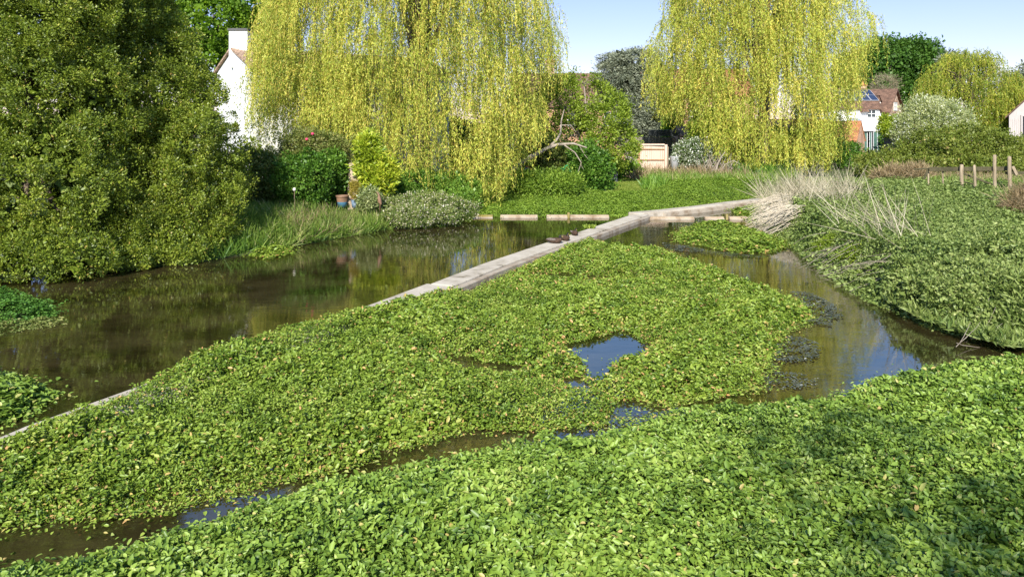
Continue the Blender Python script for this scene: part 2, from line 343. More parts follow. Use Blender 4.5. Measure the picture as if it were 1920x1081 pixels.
def axis(lo, hi, step, far):
    a = np.arange(lo, hi + 1e-6, step); e = []
    v, s = hi, step
    while v < far: s *= 1.35; v += s; e.append(v)
    b = []; v, s = lo, step
    while v > -far: s *= 1.35; v -= s; b.append(v)
    return np.concatenate([b[::-1], a, e])
gx, gy = axis(-20, 24, 0.25, 2500), axis(-6, 60, 0.25, 2500)
XX, YY = np.meshgrid(gx, gy); zz = ground_z(XX.ravel(), YY.ravel())
nx, ny = len(gx), len(gy); ii = (np.arange(ny - 1)[:, None] * nx + np.arange(nx - 1)[None]).ravel()
M['ground'] = surf('ground_mat', [(0.3, (0.05, 0.045, 0.02)), (0.5, (0.06, 0.09, 0.02)), (0.7, (0.11, 0.14, 0.035))], 1.5, 0.95, 0.5)
g = npmesh('ground', np.stack([XX.ravel(), YY.ravel(), zz], 1), np.stack([ii, ii + 1, ii + nx + 1, ii + nx], 1), M['ground'], smooth=True)
tag(g, 'grassy earth of the river banks and fields', kind='structure')

def water_mat():
    m, nt, N, L = nodes('stream_water')
    tc = N.new('ShaderNodeTexCoord')
    n1 = N.new('ShaderNodeTexNoise'); n1.inputs['Scale'].default_value = 0.55; n1.inputs['Detail'].default_value = 9; n1.inputs['Roughness'].default_value = .6
    mp = N.new('ShaderNodeMapping'); mp.inputs['Scale'].default_value = (1, 1.6, 1); mp.inputs['Rotation'].default_value = (0, 0, 0.5); L.new(tc.outputs['Object'], mp.inputs[0])
    L.new(mp.outputs[0], n1.inputs['Vector'])
    r = ramp(nt, [(0.3, (0.005, 0.005, 0.001)), (0.44, (0.02, 0.016, 0.005)), (0.58, (0.046, 0.036, 0.014)), (0.75, (0.03, 0.031, 0.008))]); L.new(n1.outputs[0], r.inputs[0])
    b = N.new('ShaderNodeBsdfPrincipled'); b.inputs['Roughness'].default_value = 0.03; b.inputs['IOR'].default_value = 2.0
    b.inputs['Specular IOR Level'].default_value = 0.5
    L.new(r.outputs[0], b.inputs['Base Color'])
    mp2 = N.new('ShaderNodeMapping'); mp2.inputs['Scale'].default_value = (0.55, 1.5, 1); mp2.inputs['Rotation'].default_value = (0, 0, -0.12); L.new(tc.outputs['Object'], mp2.inputs[0])
    n2 = N.new('ShaderNodeTexNoise'); n2.inputs['Scale'].default_value = 5.0; n2.inputs['Detail'].default_value = 3; n2.inputs['Distortion'].default_value = .6; L.new(mp2.outputs[0], n2.inputs['Vector'])
    n3 = N.new('ShaderNodeTexNoise'); n3.inputs['Scale'].default_value = 0.5; n3.inputs['Detail'].default_value = 2; L.new(mp2.outputs[0], n3.inputs['Vector'])
    rr = ramp(nt, [(0.35, (0.25,) * 3), (0.65, (1,) * 3)]); L.new(n3.outputs[0], rr.inputs[0])
    bp = N.new('ShaderNodeBump'); bp.inputs['Distance'].default_value = 0.02
    ms = N.new('ShaderNodeMath'); ms.operation = 'MULTIPLY'; ms.inputs[1].default_value = 0.10; L.new(rr.outputs[0], ms.inputs[0]); L.new(ms.outputs[0], bp.inputs['Strength'])
    L.new(n2.outputs[0], bp.inputs['Height']); L.new(bp.outputs[0], b.inputs['Normal'])
    o = N.new('ShaderNodeOutputMaterial'); L.new(b.outputs[0], o.inputs[0]); return m
wm = MB(); wm.poly([(-19, -10, 0), (18, -10, 0), (18, 38, 0), (-19, 38, 0)])
tag(wm.build('water', water_mat()), 'clear shallow stream water with soft ripples and tree reflections', kind='structure')

# ------------------------------------------------------------------ low plant cover
def cover(name, poly, hmax, dens, L, W, mat, label, holes=(), zf=None, edge=0.35, tilt=0.7, bump=0.05, depth=0.14, base=True, shape='oval',
          seed=1, y_ref=9.0, spread=0.0, up=0.0, fold=0.22, bend=0.12, brown=0.012, vn=1.5, overhang=0.0, kind='stuff', cell=0.18, bmat=None, thin=None, basedrop=0.17):
    xs = [p[0] for p in poly]; ys = [p[1] for p in poly]; x0, x1, y0, y1 = min(xs), max(xs), min(ys), max(ys)
    n = int((x1 - x0) * (y1 - y0) * dens)
    x = rng.uniform(x0, x1, n); y = rng.uniform(y0, y1, n)
    sc = np.clip(1 + spread * (y - y_ref) / y_ref, 1, 4)                 # leaves grow with distance, fewer of them
    keep = (rng.random(n) < 1 / sc ** 2) & (np.abs(x) < 0.80 * y + 4.5)
    x, y, sc = x[keep], y[keep], sc[keep]
    keep = inpoly(x, y, poly)
    for h in holes: keep &= ~inpoly(x, y, h)
    x, y, sc = x[keep], y[keep], sc[keep]
    def dist(x, y):
        d = pdist(x, y, poly)
        for h in holes: d = np.minimum(d, pdist(x, y, h))
        return d
    d = dist(x, y) + 0.09 * wob(x, y, 0.6, seed + 5)
    keep = d > 0; x, y, sc, d = x[keep], y[keep], sc[keep], d[keep]
    if thin is not None:
        keep = rng.random(len(x)) > thin(x, y); x, y, sc, d = x[keep], y[keep], sc[keep], d[keep]
    gz = zf(x, y) if zf else np.zeros(len(x))
    def hh(x, y, d): return hmax * (1 - np.exp(-np.maximum(d, 0) / edge)) * (1 + 0.18 * wob(x, y, 2.6, seed)) + bump * wob(x, y, 0.45, seed + 1) * np.clip(d / .3, 0.2, 1)
    h = hh(x, y, d)
    e = np.exp(-d / edge)
    z = gz + h - rng.random(len(x)) ** 1.5 * (depth + 0.4 * hmax * e) + 0.02
    z = np.maximum(z, 0.012)
    n = len(x)
    if overhang:
        # nothing moves sideways beyond the polygon by more than this
        x = x + rng.uniform(-overhang, overhang, n); y = y + rng.uniform(-overhang, overhang, n)
    a = rng.uniform(0, 6.283, n); el = rng.normal(up, 0.35 * tilt, n)
    D = np.stack([np.cos(a) * np.cos(el), np.sin(a) * np.cos(el), np.sin(el)], 1)
    Nn = nrm(np.stack([rng.normal(0, tilt * .55, n), rng.normal(0, tilt * .55, n), np.ones(n)], 1) + (0 if shape != 'blade' else rdir(n) * 2))
    V = 0.43 + 0.2 * wob(x, y, vn, seed + 2) * .6 + 0.12 * wob(x, y, 0.5, seed + 3) + rng.normal(0, 0.15, n)
    V = np.clip(V, 0, 0.88)
    br = rng.random(n) < brown * (1 + (7 * np.clip(thin(x, y), 0, 1) if thin is not None and brown > .015 else 0) + 5 * e + 4 * np.clip(wob(x, y, 1.7, seed + 9) - .5, 0, 1)); V[br] = rng.uniform(.93, 1, br.sum())
    s = sc * rng.lognormal(0, 0.2, n) * (1 + .22 * wob(x, y, 3.5, seed + 12))
    lv = Leaves(); lv.add(np.stack([x, y, z], 1), D, Nn, L * s, W * s, V, shape, fold, bend)
    if base and hmax < .36:      # loose stems and single leaves floating beyond the edge
        nf = int((x1 - x0 + .6) * (y1 - y0 + .6) * dens * .35); fx_ = rng.uniform(x0 - .3, x1 + .3, nf); fy_ = rng.uniform(y0 - .3, y1 + .3, nf)
        k = ~inpoly(fx_, fy_, poly)
        for h in holes: k |= inpoly(fx_, fy_, h) & (rng.random(len(k)) < .12)
        fx_, fy_ = fx_[k], fy_[k]; fd = dist(fx_, fy_) + .1 * wob(fx_, fy_, .5, seed + 6); k = (rng.random(len(fd)) < np.exp(-np.maximum(fd, 0) / .07)) & (fd < .35) & (np.abs(fx_) < .8 * fy_ + 4.5)
        if zf is gz: k &= fy_ < 28.3
        fx_, fy_ = fx_[k], fy_[k]; nf = len(fx_); fa = rng.uniform(0, 6.283, nf)
        lv.add(np.stack([fx_, fy_, .012 + rng.random(nf) ** 2 * .07], 1), np.stack([np.cos(fa), np.sin(fa), rng.normal(.1, .25, nf)], 1), nrm(np.stack([rng.normal(0, .3, nf), rng.normal(0, .3, nf), np.ones(nf)], 1)),
               L * rng.lognormal(-.1, .25, nf), W * rng.lognormal(-.1, .25, nf), np.where(rng.random(nf) < .12, rng.uniform(.9, 1, nf), rng.uniform(.2, .85, nf)), shape, fold, bend)
    o = lv.build(name, mat)
    tag(o, label, None, None, kind)
    if kind != 'structure': o['category'] = name.replace('_', ' ')
    if base:
        bx = np.arange(x0, x1 + cell, cell); by = np.arange(y0, y1 + cell, cell); BX, BY = np.meshgrid(bx, by); bxr, byr = BX.ravel(), BY.ravel()
        ins = inpoly(bxr, byr, poly)
        for h in holes: ins &= ~inpoly(bxr, byr, h)
        dd = dist(bxr, byr) * np.where(ins, 1, -1) - 0.08
        zb = (zf(bxr, byr) if zf else 0) + np.where(dd > 0, hh(bxr, byr, dd) - basedrop, -0.2); zb = np.where(dd > 0, zb, -0.25)
        nX = len(bx); q = (np.arange(len(by) - 1)[:, None] * nX + np.arange(nX - 1)[None]).ravel()
        Fq = np.stack([q, q + 1, q + nX + 1, q + nX], 1); Fq = Fq[(dd[Fq] > 0).any(1) & (np.abs(bxr[q]) < 0.8 * byr[q] + 4.5)]
        us, inv = np.unique(Fq, return_inverse=True)
        b = npmesh('stem_mat', np.stack([bxr, byr, zb], 1)[us], inv.reshape(-1, 4), bmat or M['bed_base'], o, smooth=True)
    return o

gz = lambda x, y: np.maximum(ground_z(x, y), 0)
PP = lambda L: [P(*q)[:2] for q in L]
fg = PP([(-260, 1085, .2), (0, 1040, .2), (130, 1027, .2), (250, 992, .2), (420, 942, .2), (560, 898, .2), (700, 866, .2), (850, 838, .2), (960, 818, .2), (1080, 804, .2),
         (1150, 796, .2), (1200, 776, .2), (1290, 757, .2), (1400, 748, .2), (1440, 742, .2), (1540, 738, .2), (1620, 705, .2), (1700, 685, .2), (1760, 670, .2), (1850, 660, .2)]) + [(9.5, 11.2), (12, 8), (12, 2.6), (-7, 2.6)]
cover('watercress', fg, 0.33, 4700, 0.051, 0.027, M['cress_near'], 'broad thick bed of large-leaved green watercress filling the foreground', seed=11, y_ref=6, spread=0.1, tilt=1.35, bump=0.05, bend=.22, up=.15, depth=.2, edge=.3)
WL = [P(-120, 868, .15)[:2], P(50, 797, .15)[:2], P(262, 722, .15)[:2], P(420, 664, .15)[:2], P(622, 596, .15)[:2], P(700, 568, .15)[:2], P(800, 531, .15)[:2]]
def wallz(x, y): return np.clip((0.95 - pdist(x, y, WL, False)) / .25, 0, 1) * .12
def offw(i, o):
    a = Vector(WL[max(i - 1, 0)]); b = Vector(WL[min(i + 1, 6)]); d = (b - a).normalized(); return (WL[i][0] + d.y * o, WL[i][1] - d.x * o)
midp = [offw(0, .3), offw(1, .14), ((WL[1][0] * .4 + WL[2][0] * .6) + .2, WL[1][1] * .4 + WL[2][1] * .6), offw(2, .0), offw(3, -.3), ((WL[3][0] + WL[4][0]) / 2 - .25, (WL[3][1] + WL[4][1]) / 2 + .1), offw(4, -.02), offw(5, .38), offw(6, .75)] + PP([(880, 545, .12), (940, 515, .1), (1000, 490, .08), (1050, 465, .08), (1080, 453, .1),
           (1112, 448, .1), (1150, 460, .1), (1240, 463, .1), (1275, 480, .1), (1310, 488, .1), (1345, 503, .1), (1385, 520, .1), (1440, 537, .1), (1505, 567, .05), (1525, 600, 0), (1475, 620, 0), (1468, 645, 0), (1442, 675, 0),
           (1432, 700, 0), (1430, 728, 0), (1350, 745, 0), (1290, 758, 0), (1230, 762, 0), (1170, 778, 0), (1130, 800, 0), (1000, 808, 0), (880, 806, 0), (830, 820, 0), (760, 840, 0), (700, 860, 0), (620, 890, 0), (500, 912, 0), (400, 940, 0), (200, 975, 0), (0, 985, 0), (-250, 1010, 0)])
holes = [PP([(1050, 652), (1095, 638), (1138, 630), (1165, 616), (1195, 634), (1222, 662), (1185, 676), (1155, 680), (1140, 694), (1128, 712), (1095, 706), (1098, 688), (1085, 670)]),
         PP([(1062, 716), (1085, 708), (1105, 722), (1108, 738), (1080, 736)]),
         PP([(828, 664), (870, 668), (905, 678), (985, 690), (975, 705), (930, 702), (860, 692)]),
         PP([(1135, 790), (1160, 752), (1225, 756), (1270, 764), (1200, 800)]),
         PP([(1122, 538), (1142, 536), (1145, 548), (1125, 549)]), PP([(990, 513), (1060, 512), (1160, 520), (1180, 529), (1090, 527), (1010, 522)]),
         PP([(1325, 535), (1355, 536), (1350, 548), (1322, 546)])]
def thin_mid(x, y):
    c1 = np.exp(-(((x - P(960, 680)[0]) / 1.6) ** 2 + ((y - P(960, 680)[1]) / .7) ** 2)); c2 = np.exp(-(((x - P(1120, 720)[0]) / 1.3) ** 2 + ((y - P(1120, 720)[1]) / .9) ** 2))
    c3 = np.exp(-(((x - P(960, 530)[0]) / 2.2) ** 2 + ((y - P(960, 530)[1]) / 1.1) ** 2))
    return np.clip(.55 * c1 + .5 * c2 + .45 * c3, 0, .8) * (0.6 + .5 * wob(x, y, .6, 77))
cover('watercress', midp, 0.2, 4800, 0.045, 0.023, M['cress_mid'], 'yellow-green watercress bed with open pools beside the long concrete wall', holes=holes, seed=21, y_ref=7.5, spread=0.2, zf=wallz, tilt=1.3, up=.1, bump=0.06, depth=.17, brown=.018, edge=.28, thin=thin_mid, bend=.15)
# islands on the left and in the far channel
cover('watercress', PP([(-220, 700, .1), (-60, 682, .2), (20, 682, .2), (70, 700, .2), (105, 722, .1), (100, 748, 0), (60, 778, 0), (0, 800, 0), (-200, 850, 0)]), 0.3, 2200, 0.06, 0.036, M['cress_near'],
      'rounded watercress clump at the left edge casting a shadow on the stream', seed=31, edge=.3, y_ref=10)
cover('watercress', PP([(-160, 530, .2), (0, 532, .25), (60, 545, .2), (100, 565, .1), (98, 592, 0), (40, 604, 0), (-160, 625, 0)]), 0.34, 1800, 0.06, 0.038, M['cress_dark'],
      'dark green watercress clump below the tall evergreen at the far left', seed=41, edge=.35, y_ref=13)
cover('floating_weed', PP([(-120, 612), (60, 596), (128, 598), (122, 610), (30, 624), (-10, 636), (-150, 640)]), 0.05, 1700, 0.05, 0.03, M['weed_pale'], 'pale floating weed fringe in front of the dark watercress clump', seed=42, base=False, depth=.04, thin=lambda x, y: .35 + .35 * wob(x, y, .5, 3))
cover('watercress', PP([(1262, 440), (1300, 425), (1350, 418), (1400, 428), (1470, 452), (1478, 462), (1440, 475), (1380, 474), (1320, 462), (1275, 455)]), 0.2, 1500, 0.075, 0.045, M['cress_mid'],
      'small watercress island in the right channel below the weir', seed=51, y_ref=24)
cover('watercress', PP([(1372, 395), (1440, 380), (1500, 385), (1500, 440), (1475, 440), (1450, 428), (1400, 412)]), 0.16, 1300, 0.08, 0.05, M['cress_mid'], 'ragged watercress fringe under the overhanging dry reeds', seed=55, y_ref=28)
cover('watercress', PP([(465, 478), (480, 462), (520, 455), (548, 460), (545, 478), (500, 484)]), 0.14, 1500, 0.07, 0.045, M['cress_mid'], 'little bright watercress clump at the shaded left bank', seed=57, y_ref=24)
mats = [([(1478, 545), (1520, 550), (1565, 572), (1582, 592), (1560, 612), (1500, 612), (1520, 590), (1500, 562)], 'grey algae mat beside the tip of the watercress bed in the right channel'),
        ([(1465, 632), (1510, 634), (1545, 650), (1540, 668), (1500, 684), (1462, 682), (1448, 668)], 'grey algae mat hugging the bed below its right-hand corner'),
        ([(1432, 700), (1480, 698), (1530, 708), (1538, 722), (1500, 732), (1434, 734)], 'grey algae mat against the foreground watercress edge'),
        ([(1240, 455), (1290, 462), (1340, 472), (1400, 478), (1440, 484), (1360, 482), (1290, 474), (1250, 470)], 'thin algae mat trailing from the small channel island')]
M['algae'] = leafmat('algae_leaf', [(0, (0.05, 0.06, 0.035)), (0.6, (0.1, 0.11, 0.075)), (0.9, (0.16, 0.17, 0.12)), (1, (0.4, 0.4, 0.34))], 0.0, 0.35, 0.6)
for pl, lb in mats:
    cover('algae_mat', PP(pl), 0.012, 1500, 0.035, 0.026, M['algae'], lb, seed=len(lb), base=False, depth=.006, tilt=.06, bump=0, edge=.05, brown=.012, y_ref=14, thin=lambda x, y: .6 + .35 * wob(x, y, .5, 8))['group'] = 'algae mats floating in the right channel'

# far weed bed, banks
farw = [(-1.9, 28.25), (0, 28.1), (4.2, 28.2), (5.2, 29.5), (8, 32.2), (11.2, 35.2), (14, 37), (14.5, 43), (8.8, 42), (7.2, 37), (6.4, 34.6), (4.4, 34.2), (3.0, 36), (1.0, 38), (0, 42), (-3, 38), (-2.2, 31)]
cover('waterside_weed', farw, 0.22, 1500, 0.06, 0.032, M['far_weed'], 'bright green weed bed spreading behind the low concrete weir', zf=gz, seed=61, y_ref=30, cell=.4, bump=.08, brown=0, tilt=1.1)
def blades(name, poly, dens, L, W, mat, label, seed=1, up=1.1, lean=0.35, cat=None, vb=0.45, z0=0, bend=.15, hvar=.3, thin=None, wind=(0, 0)):
    xs = [p[0] for p in poly]; ys = [p[1] for p in poly]
    n = int((max(xs) - min(xs)) * (max(ys) - min(ys)) * dens); x = rng.uniform(min(xs), max(xs), n); y = rng.uniform(min(ys), max(ys), n)
    k = inpoly(x, y, poly) & (np.abs(x) < .8 * y + 5); x, y = x[k], y[k]
    if thin is not None: k = rng.random(len(x)) > thin(x, y); x, y = x[k], y[k]
    n = len(x); a = rng.uniform(0, 6.283, n); el = rng.normal(up, lean, n)
    D = np.stack([np.cos(a) * np.cos(el) + wind[0], np.sin(a) * np.cos(el) + wind[1], np.abs(np.sin(el))], 1)
    s = np.clip(rng.lognormal(0, hvar, n) * (1 + .25 * wob(x, y, 1.2, seed)), .45, 1.55)
    lv = Leaves(); V = vb + .2 * wob(x, y, 1.3, seed + 1) + rng.normal(0, .18, n)
    lv.add(np.stack([x, y, gz(x, y) + z0], 1), D, rdir(n), L * s, W * s, V, 'blade', 0, bend)
    return tag(lv.build(name, mat), label, cat or name.replace('_', ' '), None, 'stuff')
blades('lawn_grass', [(2.5, 36), (4.2, 34), (6.6, 34.4), (7.4, 38), (8, 42), (8, 48), (-6, 48), (-4, 41)], 1100, .07, .02, M['lawn'], 'short mown lawn catching the sun between the garden bushes', 70, z0=.0)
blades('tall_grass', [(-7.9, 21.0), (-6.5, 21.2), (-5.6, 22.7), (-4.0, 25.2), (-4.2, 25.6), (-6.2, 24.9), (-8.6, 24.9), (-9, 22)], 1300, .42, .018, M['grass'], 'tall arching grasses on the sunlit left bank below the flower pots', 71, up=.95, vb=.62, lean=.4, bend=.3)
blades('dead_reed', [(-7.0, 22.2), (-6.3, 22.0), (-5.4, 23.4), (-6.0, 24.4), (-7.2, 24)], 520, .55, .016, M['drygrass'], 'patch of dry buff reed leaves in the left bank grasses', 72, up=.5, lean=.4, bend=.2)
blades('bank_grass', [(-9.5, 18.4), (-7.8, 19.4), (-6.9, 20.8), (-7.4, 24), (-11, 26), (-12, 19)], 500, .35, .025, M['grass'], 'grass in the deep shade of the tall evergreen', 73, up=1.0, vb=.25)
blades('tall_grass', [(7.2, 37.0), (8, 37.5), (13, 39), (16, 41), (16, 44), (7.8, 43.5)], 330, .42, .025, M['grass'], 'tufted grass in front of the pale timber fence panel', 74, up=1.1, vb=.62, bend=.2)
blades('dead_reed', [(6.6, 40.5), (8.4, 40.2), (10.5, 40), (13.2, 40.2), (13, 42.5), (6.5, 43)], 150, .65, .03, M['drygrass'], 'buff dry grass around the stick pile behind the far weed bed', 75, up=1.0)
blades('iris_leaf', [(6.2, 35.2), (7.6, 36.0), (7.6, 38.5), (6.7, 38)], 220, .4, .04, M['shrub'], 'bluish green sword-shaped leaves beside the lawn', 76, up=1.2, vb=.7)
blades('iris_leaf', [(12.5, 40.5), (16.5, 42), (16, 44.5), (12.5, 43)], 220, .7, .06, M['shrub'], 'clump of dark sword-shaped leaves below the right-hand willow', 77, up=1.2, vb=.5)

# right bank of nettles
RB = [(11.9, 37.5), (11.6, 34.2), (10.4, 31), (9.7, 28), (8.7, 25.3), (8.35, 23.5), (8.0, 21), (7.5, 18.5), (7.15, 15), (7.3, 12.8), (8.6, 11.2), (10.8, 8.5), (13, 6), (22, 6), (34, 30), (34, 39), (18, 39)]
def bankz(x, y): return np.maximum(ground_z(x, y), 0) * 0.9
cover('nettle_bed', RB, 0.42, 1400, 0.062, 0.036, M['nettle'], 'dense bank of greyish green nettles sloping to the right-hand channel', zf=bankz, seed=81, y_ref=13, spread=0.22, tilt=1.4, bump=.1, depth=.4, edge=.5, up=-.2, cell=.3, brown=0, vn=3.2, bend=.2, basedrop=.28)
blades('dead_stalk', [(9.2, 25), (11, 24.5), (14, 29), (14.8, 33), (11.2, 34), (10, 28.5)], 42, 1.15, .013, M['straw'], 'fan of pale dry reed stalks standing along the far right bank', 82, up=.95, lean=.3, wind=(-.25, 0), bend=.02, hvar=.25, z0=.25)
blades('dead_stalk', [(8.0, 15.6), (9.0, 15.4), (9.9, 19.5), (8.7, 20.5)], 22, 1.2, .011, M['straw'], 'loose fan of dry stalks leaning over the nearer nettles', 83, up=.85, lean=.3, wind=(-.45, .1), bend=.02, hvar=.25, z0=.45)
blades('bright_weed', [(7.6, 11.4), (9.4, 11.4), (9.8, 12.6), (8.3, 14.4), (7.3, 14.6), (7.2, 12.9)], 1300, .15, .026, M['nettle'], 'lush dark green willowherb leaves at the water corner of the right bank', 84, up=.7, z0=.15, cat='weed', bend=.3)
def straws(name, pts, mat, label, w=.018):
    """long thin stalks between explicit ends"""
    paths = []
    for a, b, r, sag in pts: paths.append((wander(a, b, 5, .05, sag), [r * (1 - .12 * i) for i in range(6)]))
    o = tubes(name, paths, mat, sides=4); return tag(o, label, name.replace('_', ' '), None, 'stuff')
S_ = []
for i in range(330):      # collapsed reeds hanging over the bank
    y = rnd.uniform(23.6, 28.6); x = 8.9 + (y - 23.6) * .26 + rnd.uniform(-.1, .6); z = rnd.uniform(.35, .95)
    a = rnd.uniform(-.7, .5); L = rnd.uniform(.7, 1.5)
    S_.append(((x, y, z), (x - L * math.cos(a), y + L * math.sin(a), max(.02, z - L * rnd.uniform(.1, .6))), rnd.uniform(.007, .014), rnd.uniform(-.12, .02)))
straws('fallen_reed', S_, M['straw_stalk'], 'collapsed tangle of pale dry reeds spilling over the far right bank')
S_ = []
for i in range(55):
    y = rnd.uniform(14.6, 19.5); x = 8.1 + rnd.uniform(0, .5); z = rnd.uniform(.25, .8); L = rnd.uniform(.7, 1.5); a = rnd.uniform(-.6, .9)
    S_.append(((x, y, z), (x - L * math.cos(a), y + L * math.sin(a), max(.02, z - rnd.uniform(.1, .8))), rnd.uniform(.003, .0085), rnd.uniform(-.15, .1)))
straws('dead_branch', S_, M['bark_pale'], 'bleached bent twigs dipping from the right bank into the channel')
S_ = []
for i in range(18):
    px, py = rnd.uniform(1790, 1850), rnd.uniform(600, 650); p = P(px, py, .1); L = rnd.uniform(.3, .6); a = rnd.uniform(-.3, 1.2)
    S_.append((p, (p[0] + L * math.cos(a), p[1] + .1, p[2] + L * math.sin(a)), .006, .02))
straws('dead_twig', S_, M['bark_pale'], 'small dry twig tuft at the near end of the right bank')

# ------------------------------------------------------------------ concrete wall, weir
def strip(name, pts, w0, w1, z0, z1, mat, parent, bevel=.015):
    """box following a polyline; w0 to the left, w1 to the right of the line"""
    mb = MB(); Ls, Rs = [], []
    for i, p in enumerate(pts):
        a = Vector(pts[max(i - 1, 0)]); b = Vector(pts[min(i + 1, len(pts) - 1)]); d = (b - a).normalized(); nrm_ = Vector((d.y, -d.x))
        l0 = w0[i] if isinstance(w0, list) else w0; l1 = w1[i] if isinstance(w1, list) else w1
        Ls.append(Vector(p) - nrm_ * l0); Rs.append(Vector(p) + nrm_ * l1)
    me = bpy.data.meshes.new(name); v, f = [], []
    for l, r in zip(Ls, Rs): v += [(*l, z0), (*r, z0), (*r, z1), (*l, z1)]
    for i in range(len(pts) - 1):
        q = i * 4
        for k in range(4): f.append((q + k, q + (k + 1) % 4, q + 4 + (k + 1) % 4, q + 4 + k))
    f.append((3, 2, 1, 0)); q = (len(pts) - 1) * 4; f.append((q, q + 1, q + 2, q + 3))
    me.from_pydata(v, [], f); me.materials.append(mat); o = link(name, me, parent)
    md = o.modifiers.new('bevel', 'BEVEL'); md.width = bevel; md.segments = 2; return o
kw = WL
kw2 = [P(800, 531, .15)[:2], P(900, 493, .15)[:2], P(1000, 460, .15)[:2], P(1050, 444, .15)[:2], P(1120, 421, .15)[:2], P(1186, 400, .15)[:2]]
kr = root('concrete_wall', (kw[0][0], kw[0][1], 0), 'long straight pale concrete wall dividing the stream, ducks resting on it', 'wall')
strip('wall_top', kw, 0.0, .66, -.35, .15, M['concrete'], kr, .02)
strip('wall_top', kw2, -.1, .64, -.35, .156, M['concrete'], kr, .02)
strip('ledge', kw[3:] + kw2[1:], -.643, .80, -.3, .112, M['ledge'], kr, .01)
k3 = [P(1178, 400, .15)[:2], P(1225, 396, .15)[:2], P(1300, 388, .15)[:2], P(1370, 379, .15)[:2], P(1445, 371, .15)[:2]]
k3r = root('concrete_wall', (k3[0][0], k3[0][1], 0), 'narrower concrete wall bending away right towards the dry reeds', 'wall')
strip('wall_top', k3, 0, .5, -.3, .2, M['concrete'], k3r, .02)
strip('ledge', k3[1:], -.503, .64, -.3, .14, M['ledge'], k3r, .01)
beams = [(836, 850, 'concrete_tan', 'short pale block at the left end of the weir by the bank'), (886, 924, 'concrete_mossy', 'mossy ochre weir beam left of the pale beams'),
         (938, 1008, 'concrete_tan', 'first long pale weir beam right of the mossy one'), (1025, 1064, 'concrete_tan', 'short weir beam left of the joint post'),
         (1069, 1142, 'concrete_tan', 'pale weir beam ending near the dividing wall'), (1215, 1302, 'concrete_tan', 'long weir beam just right of the dividing wall'), (1322, 1358, 'concrete_tan', 'short weir beam left of the rusty joint'), (1368, 1402, 'concrete_tan', 'last weir beam at the right, beside the watercress fringe')]
for a, b, mt, lb in beams:
    Yb = 28.0 if a < 1100 else 27.5; r_ = root('weir_beam', (X(a, Yb), Yb, 0), lb, 'weir beam', 'low concrete beams of the weir')
    mb = MB(); mb.box(X(a, Yb), X(b, Yb), Yb, Yb + .22, -.3, .1 if a > 860 else .2); mb.build('beam', M[mt], r_, .02)
    if b - a > 30:
        mb = MB(); mb.box(X(a, Yb), X(b, Yb), Yb - .06, Yb - .002, -.3, .04); mb.build('footing', M['ledge'], r_, .01)
for px, lb in ((1066, 'small mossy post at the joint between two weir beams left of the wall'), (1363, 'small rusty post between the two right-hand weir beams')):
    Yb = 28.0 if px < 1100 else 27.5
    mb = MB(); mb.box(X(px - 2.2, Yb), X(px + 2.2, Yb), Yb - .03, Yb + .12, -.3, .2); tag(mb.build('weir_post', M['concrete_mossy'], None, .01), lb, 'post')
# grass tuft growing on the wall
tp = P(1105, 428, .16); n = 120; lv = Leaves(); aa = rng.uniform(0, 6.28, n)
pt = np.stack([tp[0] + rng.uniform(-.16, .16, n), tp[1] + rng.uniform(-.1, .1, n), np.full(n, .155)], 1)
lv.add(pt, np.stack([np.cos(aa) * .6, np.sin(aa) * .6, np.ones(n)], 1), rdir(n), .16, .035, rng.uniform(.2, .9, n), 'kite')
tag(lv.build('weed_tuft', M['cress_mid']), 'small green weed tuft growing on top of the concrete wall', 'weed')

# ducks: one continuous body each
def duck(px, py, yaw, label, s=1.0, head_fwd=True):
    x, y, z = P(px, py, .156); r_ = root('duck', (x, y, .156), label, 'duck', 'ducks resting on the concrete wall')
    # spine: tail -> body -> breast -> neck -> head (z up), elliptical sections
    sp = [(-.27, .085, .006, .004), (-.22, .08, .03, .016), (-.15, .075, .065, .05), (-.06, .078, .088, .074), (.04, .08, .092, .078), (.11, .085, .08, .075), (.145, .115, .055, .055),
          (.14, .15, .038, .04), (.135, .19, .042, .044), (.15, .212, .036, .036), (.175, .205, .02, .018), (.183, .204, .004, .004)]
    k = 14; V, Fc, mi = [], [], []
    for i, (sx, sz, ry, rz) in enumerate(sp):
        a = sp[max(i - 1, 0)]; b = sp[min(i + 1, len(sp) - 1)]; t = math.atan2(b[1] - a[1], b[0] - a[0])
        for j in range(k):
            an = 6.28318 * j / k; u = math.cos(an) * ry; w = math.sin(an) * rz
            V.append((sx - w * math.sin(t), u, sz + w * math.cos(t)))
        if i:
            for j in range(k):
                q = (i - 1) * k; Fc.append((q + j, q + (j + 1) % k, q + k + (j + 1) % k, q + k + j)); mi.append(1 if i > 7 else 0)
    V = np.array(V) * s; c, sn = math.cos(yaw), math.sin(yaw)
    R = np.array([[c, -sn, 0], [sn, c, 0], [0, 0, 1]]); V = V @ R.T + np.array([x, y, .156])
    o = npmesh('body', V, np.array(Fc), M['duck_body'], r_, smooth=True); o.data.materials.append(M['duck_head'])
    for p, m_ in zip(o.data.polygons, mi): p.material_index = m_
    def part(name, pts, rad, mat, sc=(1, 1)):
        q = [tuple(R @ (np.array(p) * s) + np.array([x, y, .156])) for p in pts]; return tubes(name, [(q, [r * s for r in rad])], mat, r_, 8)
    for sd in (1, -1): part('wing', [(-.24, .03 * sd, .115), (-.15, .06 * sd, .11), (-.03, .072 * sd, .11), (.06, .06 * sd, .11)], [.006, .028, .035, .006], M['duck_wing'])
    part('bill', [(.175, 0, .2), (.2, 0, .193), (.225, 0, .19)], [.014, .012, .007], M['bill'])
duck(1041, 456, -.25, 'leftmost duck on the wall, tail stretched towards the water', 1.05)
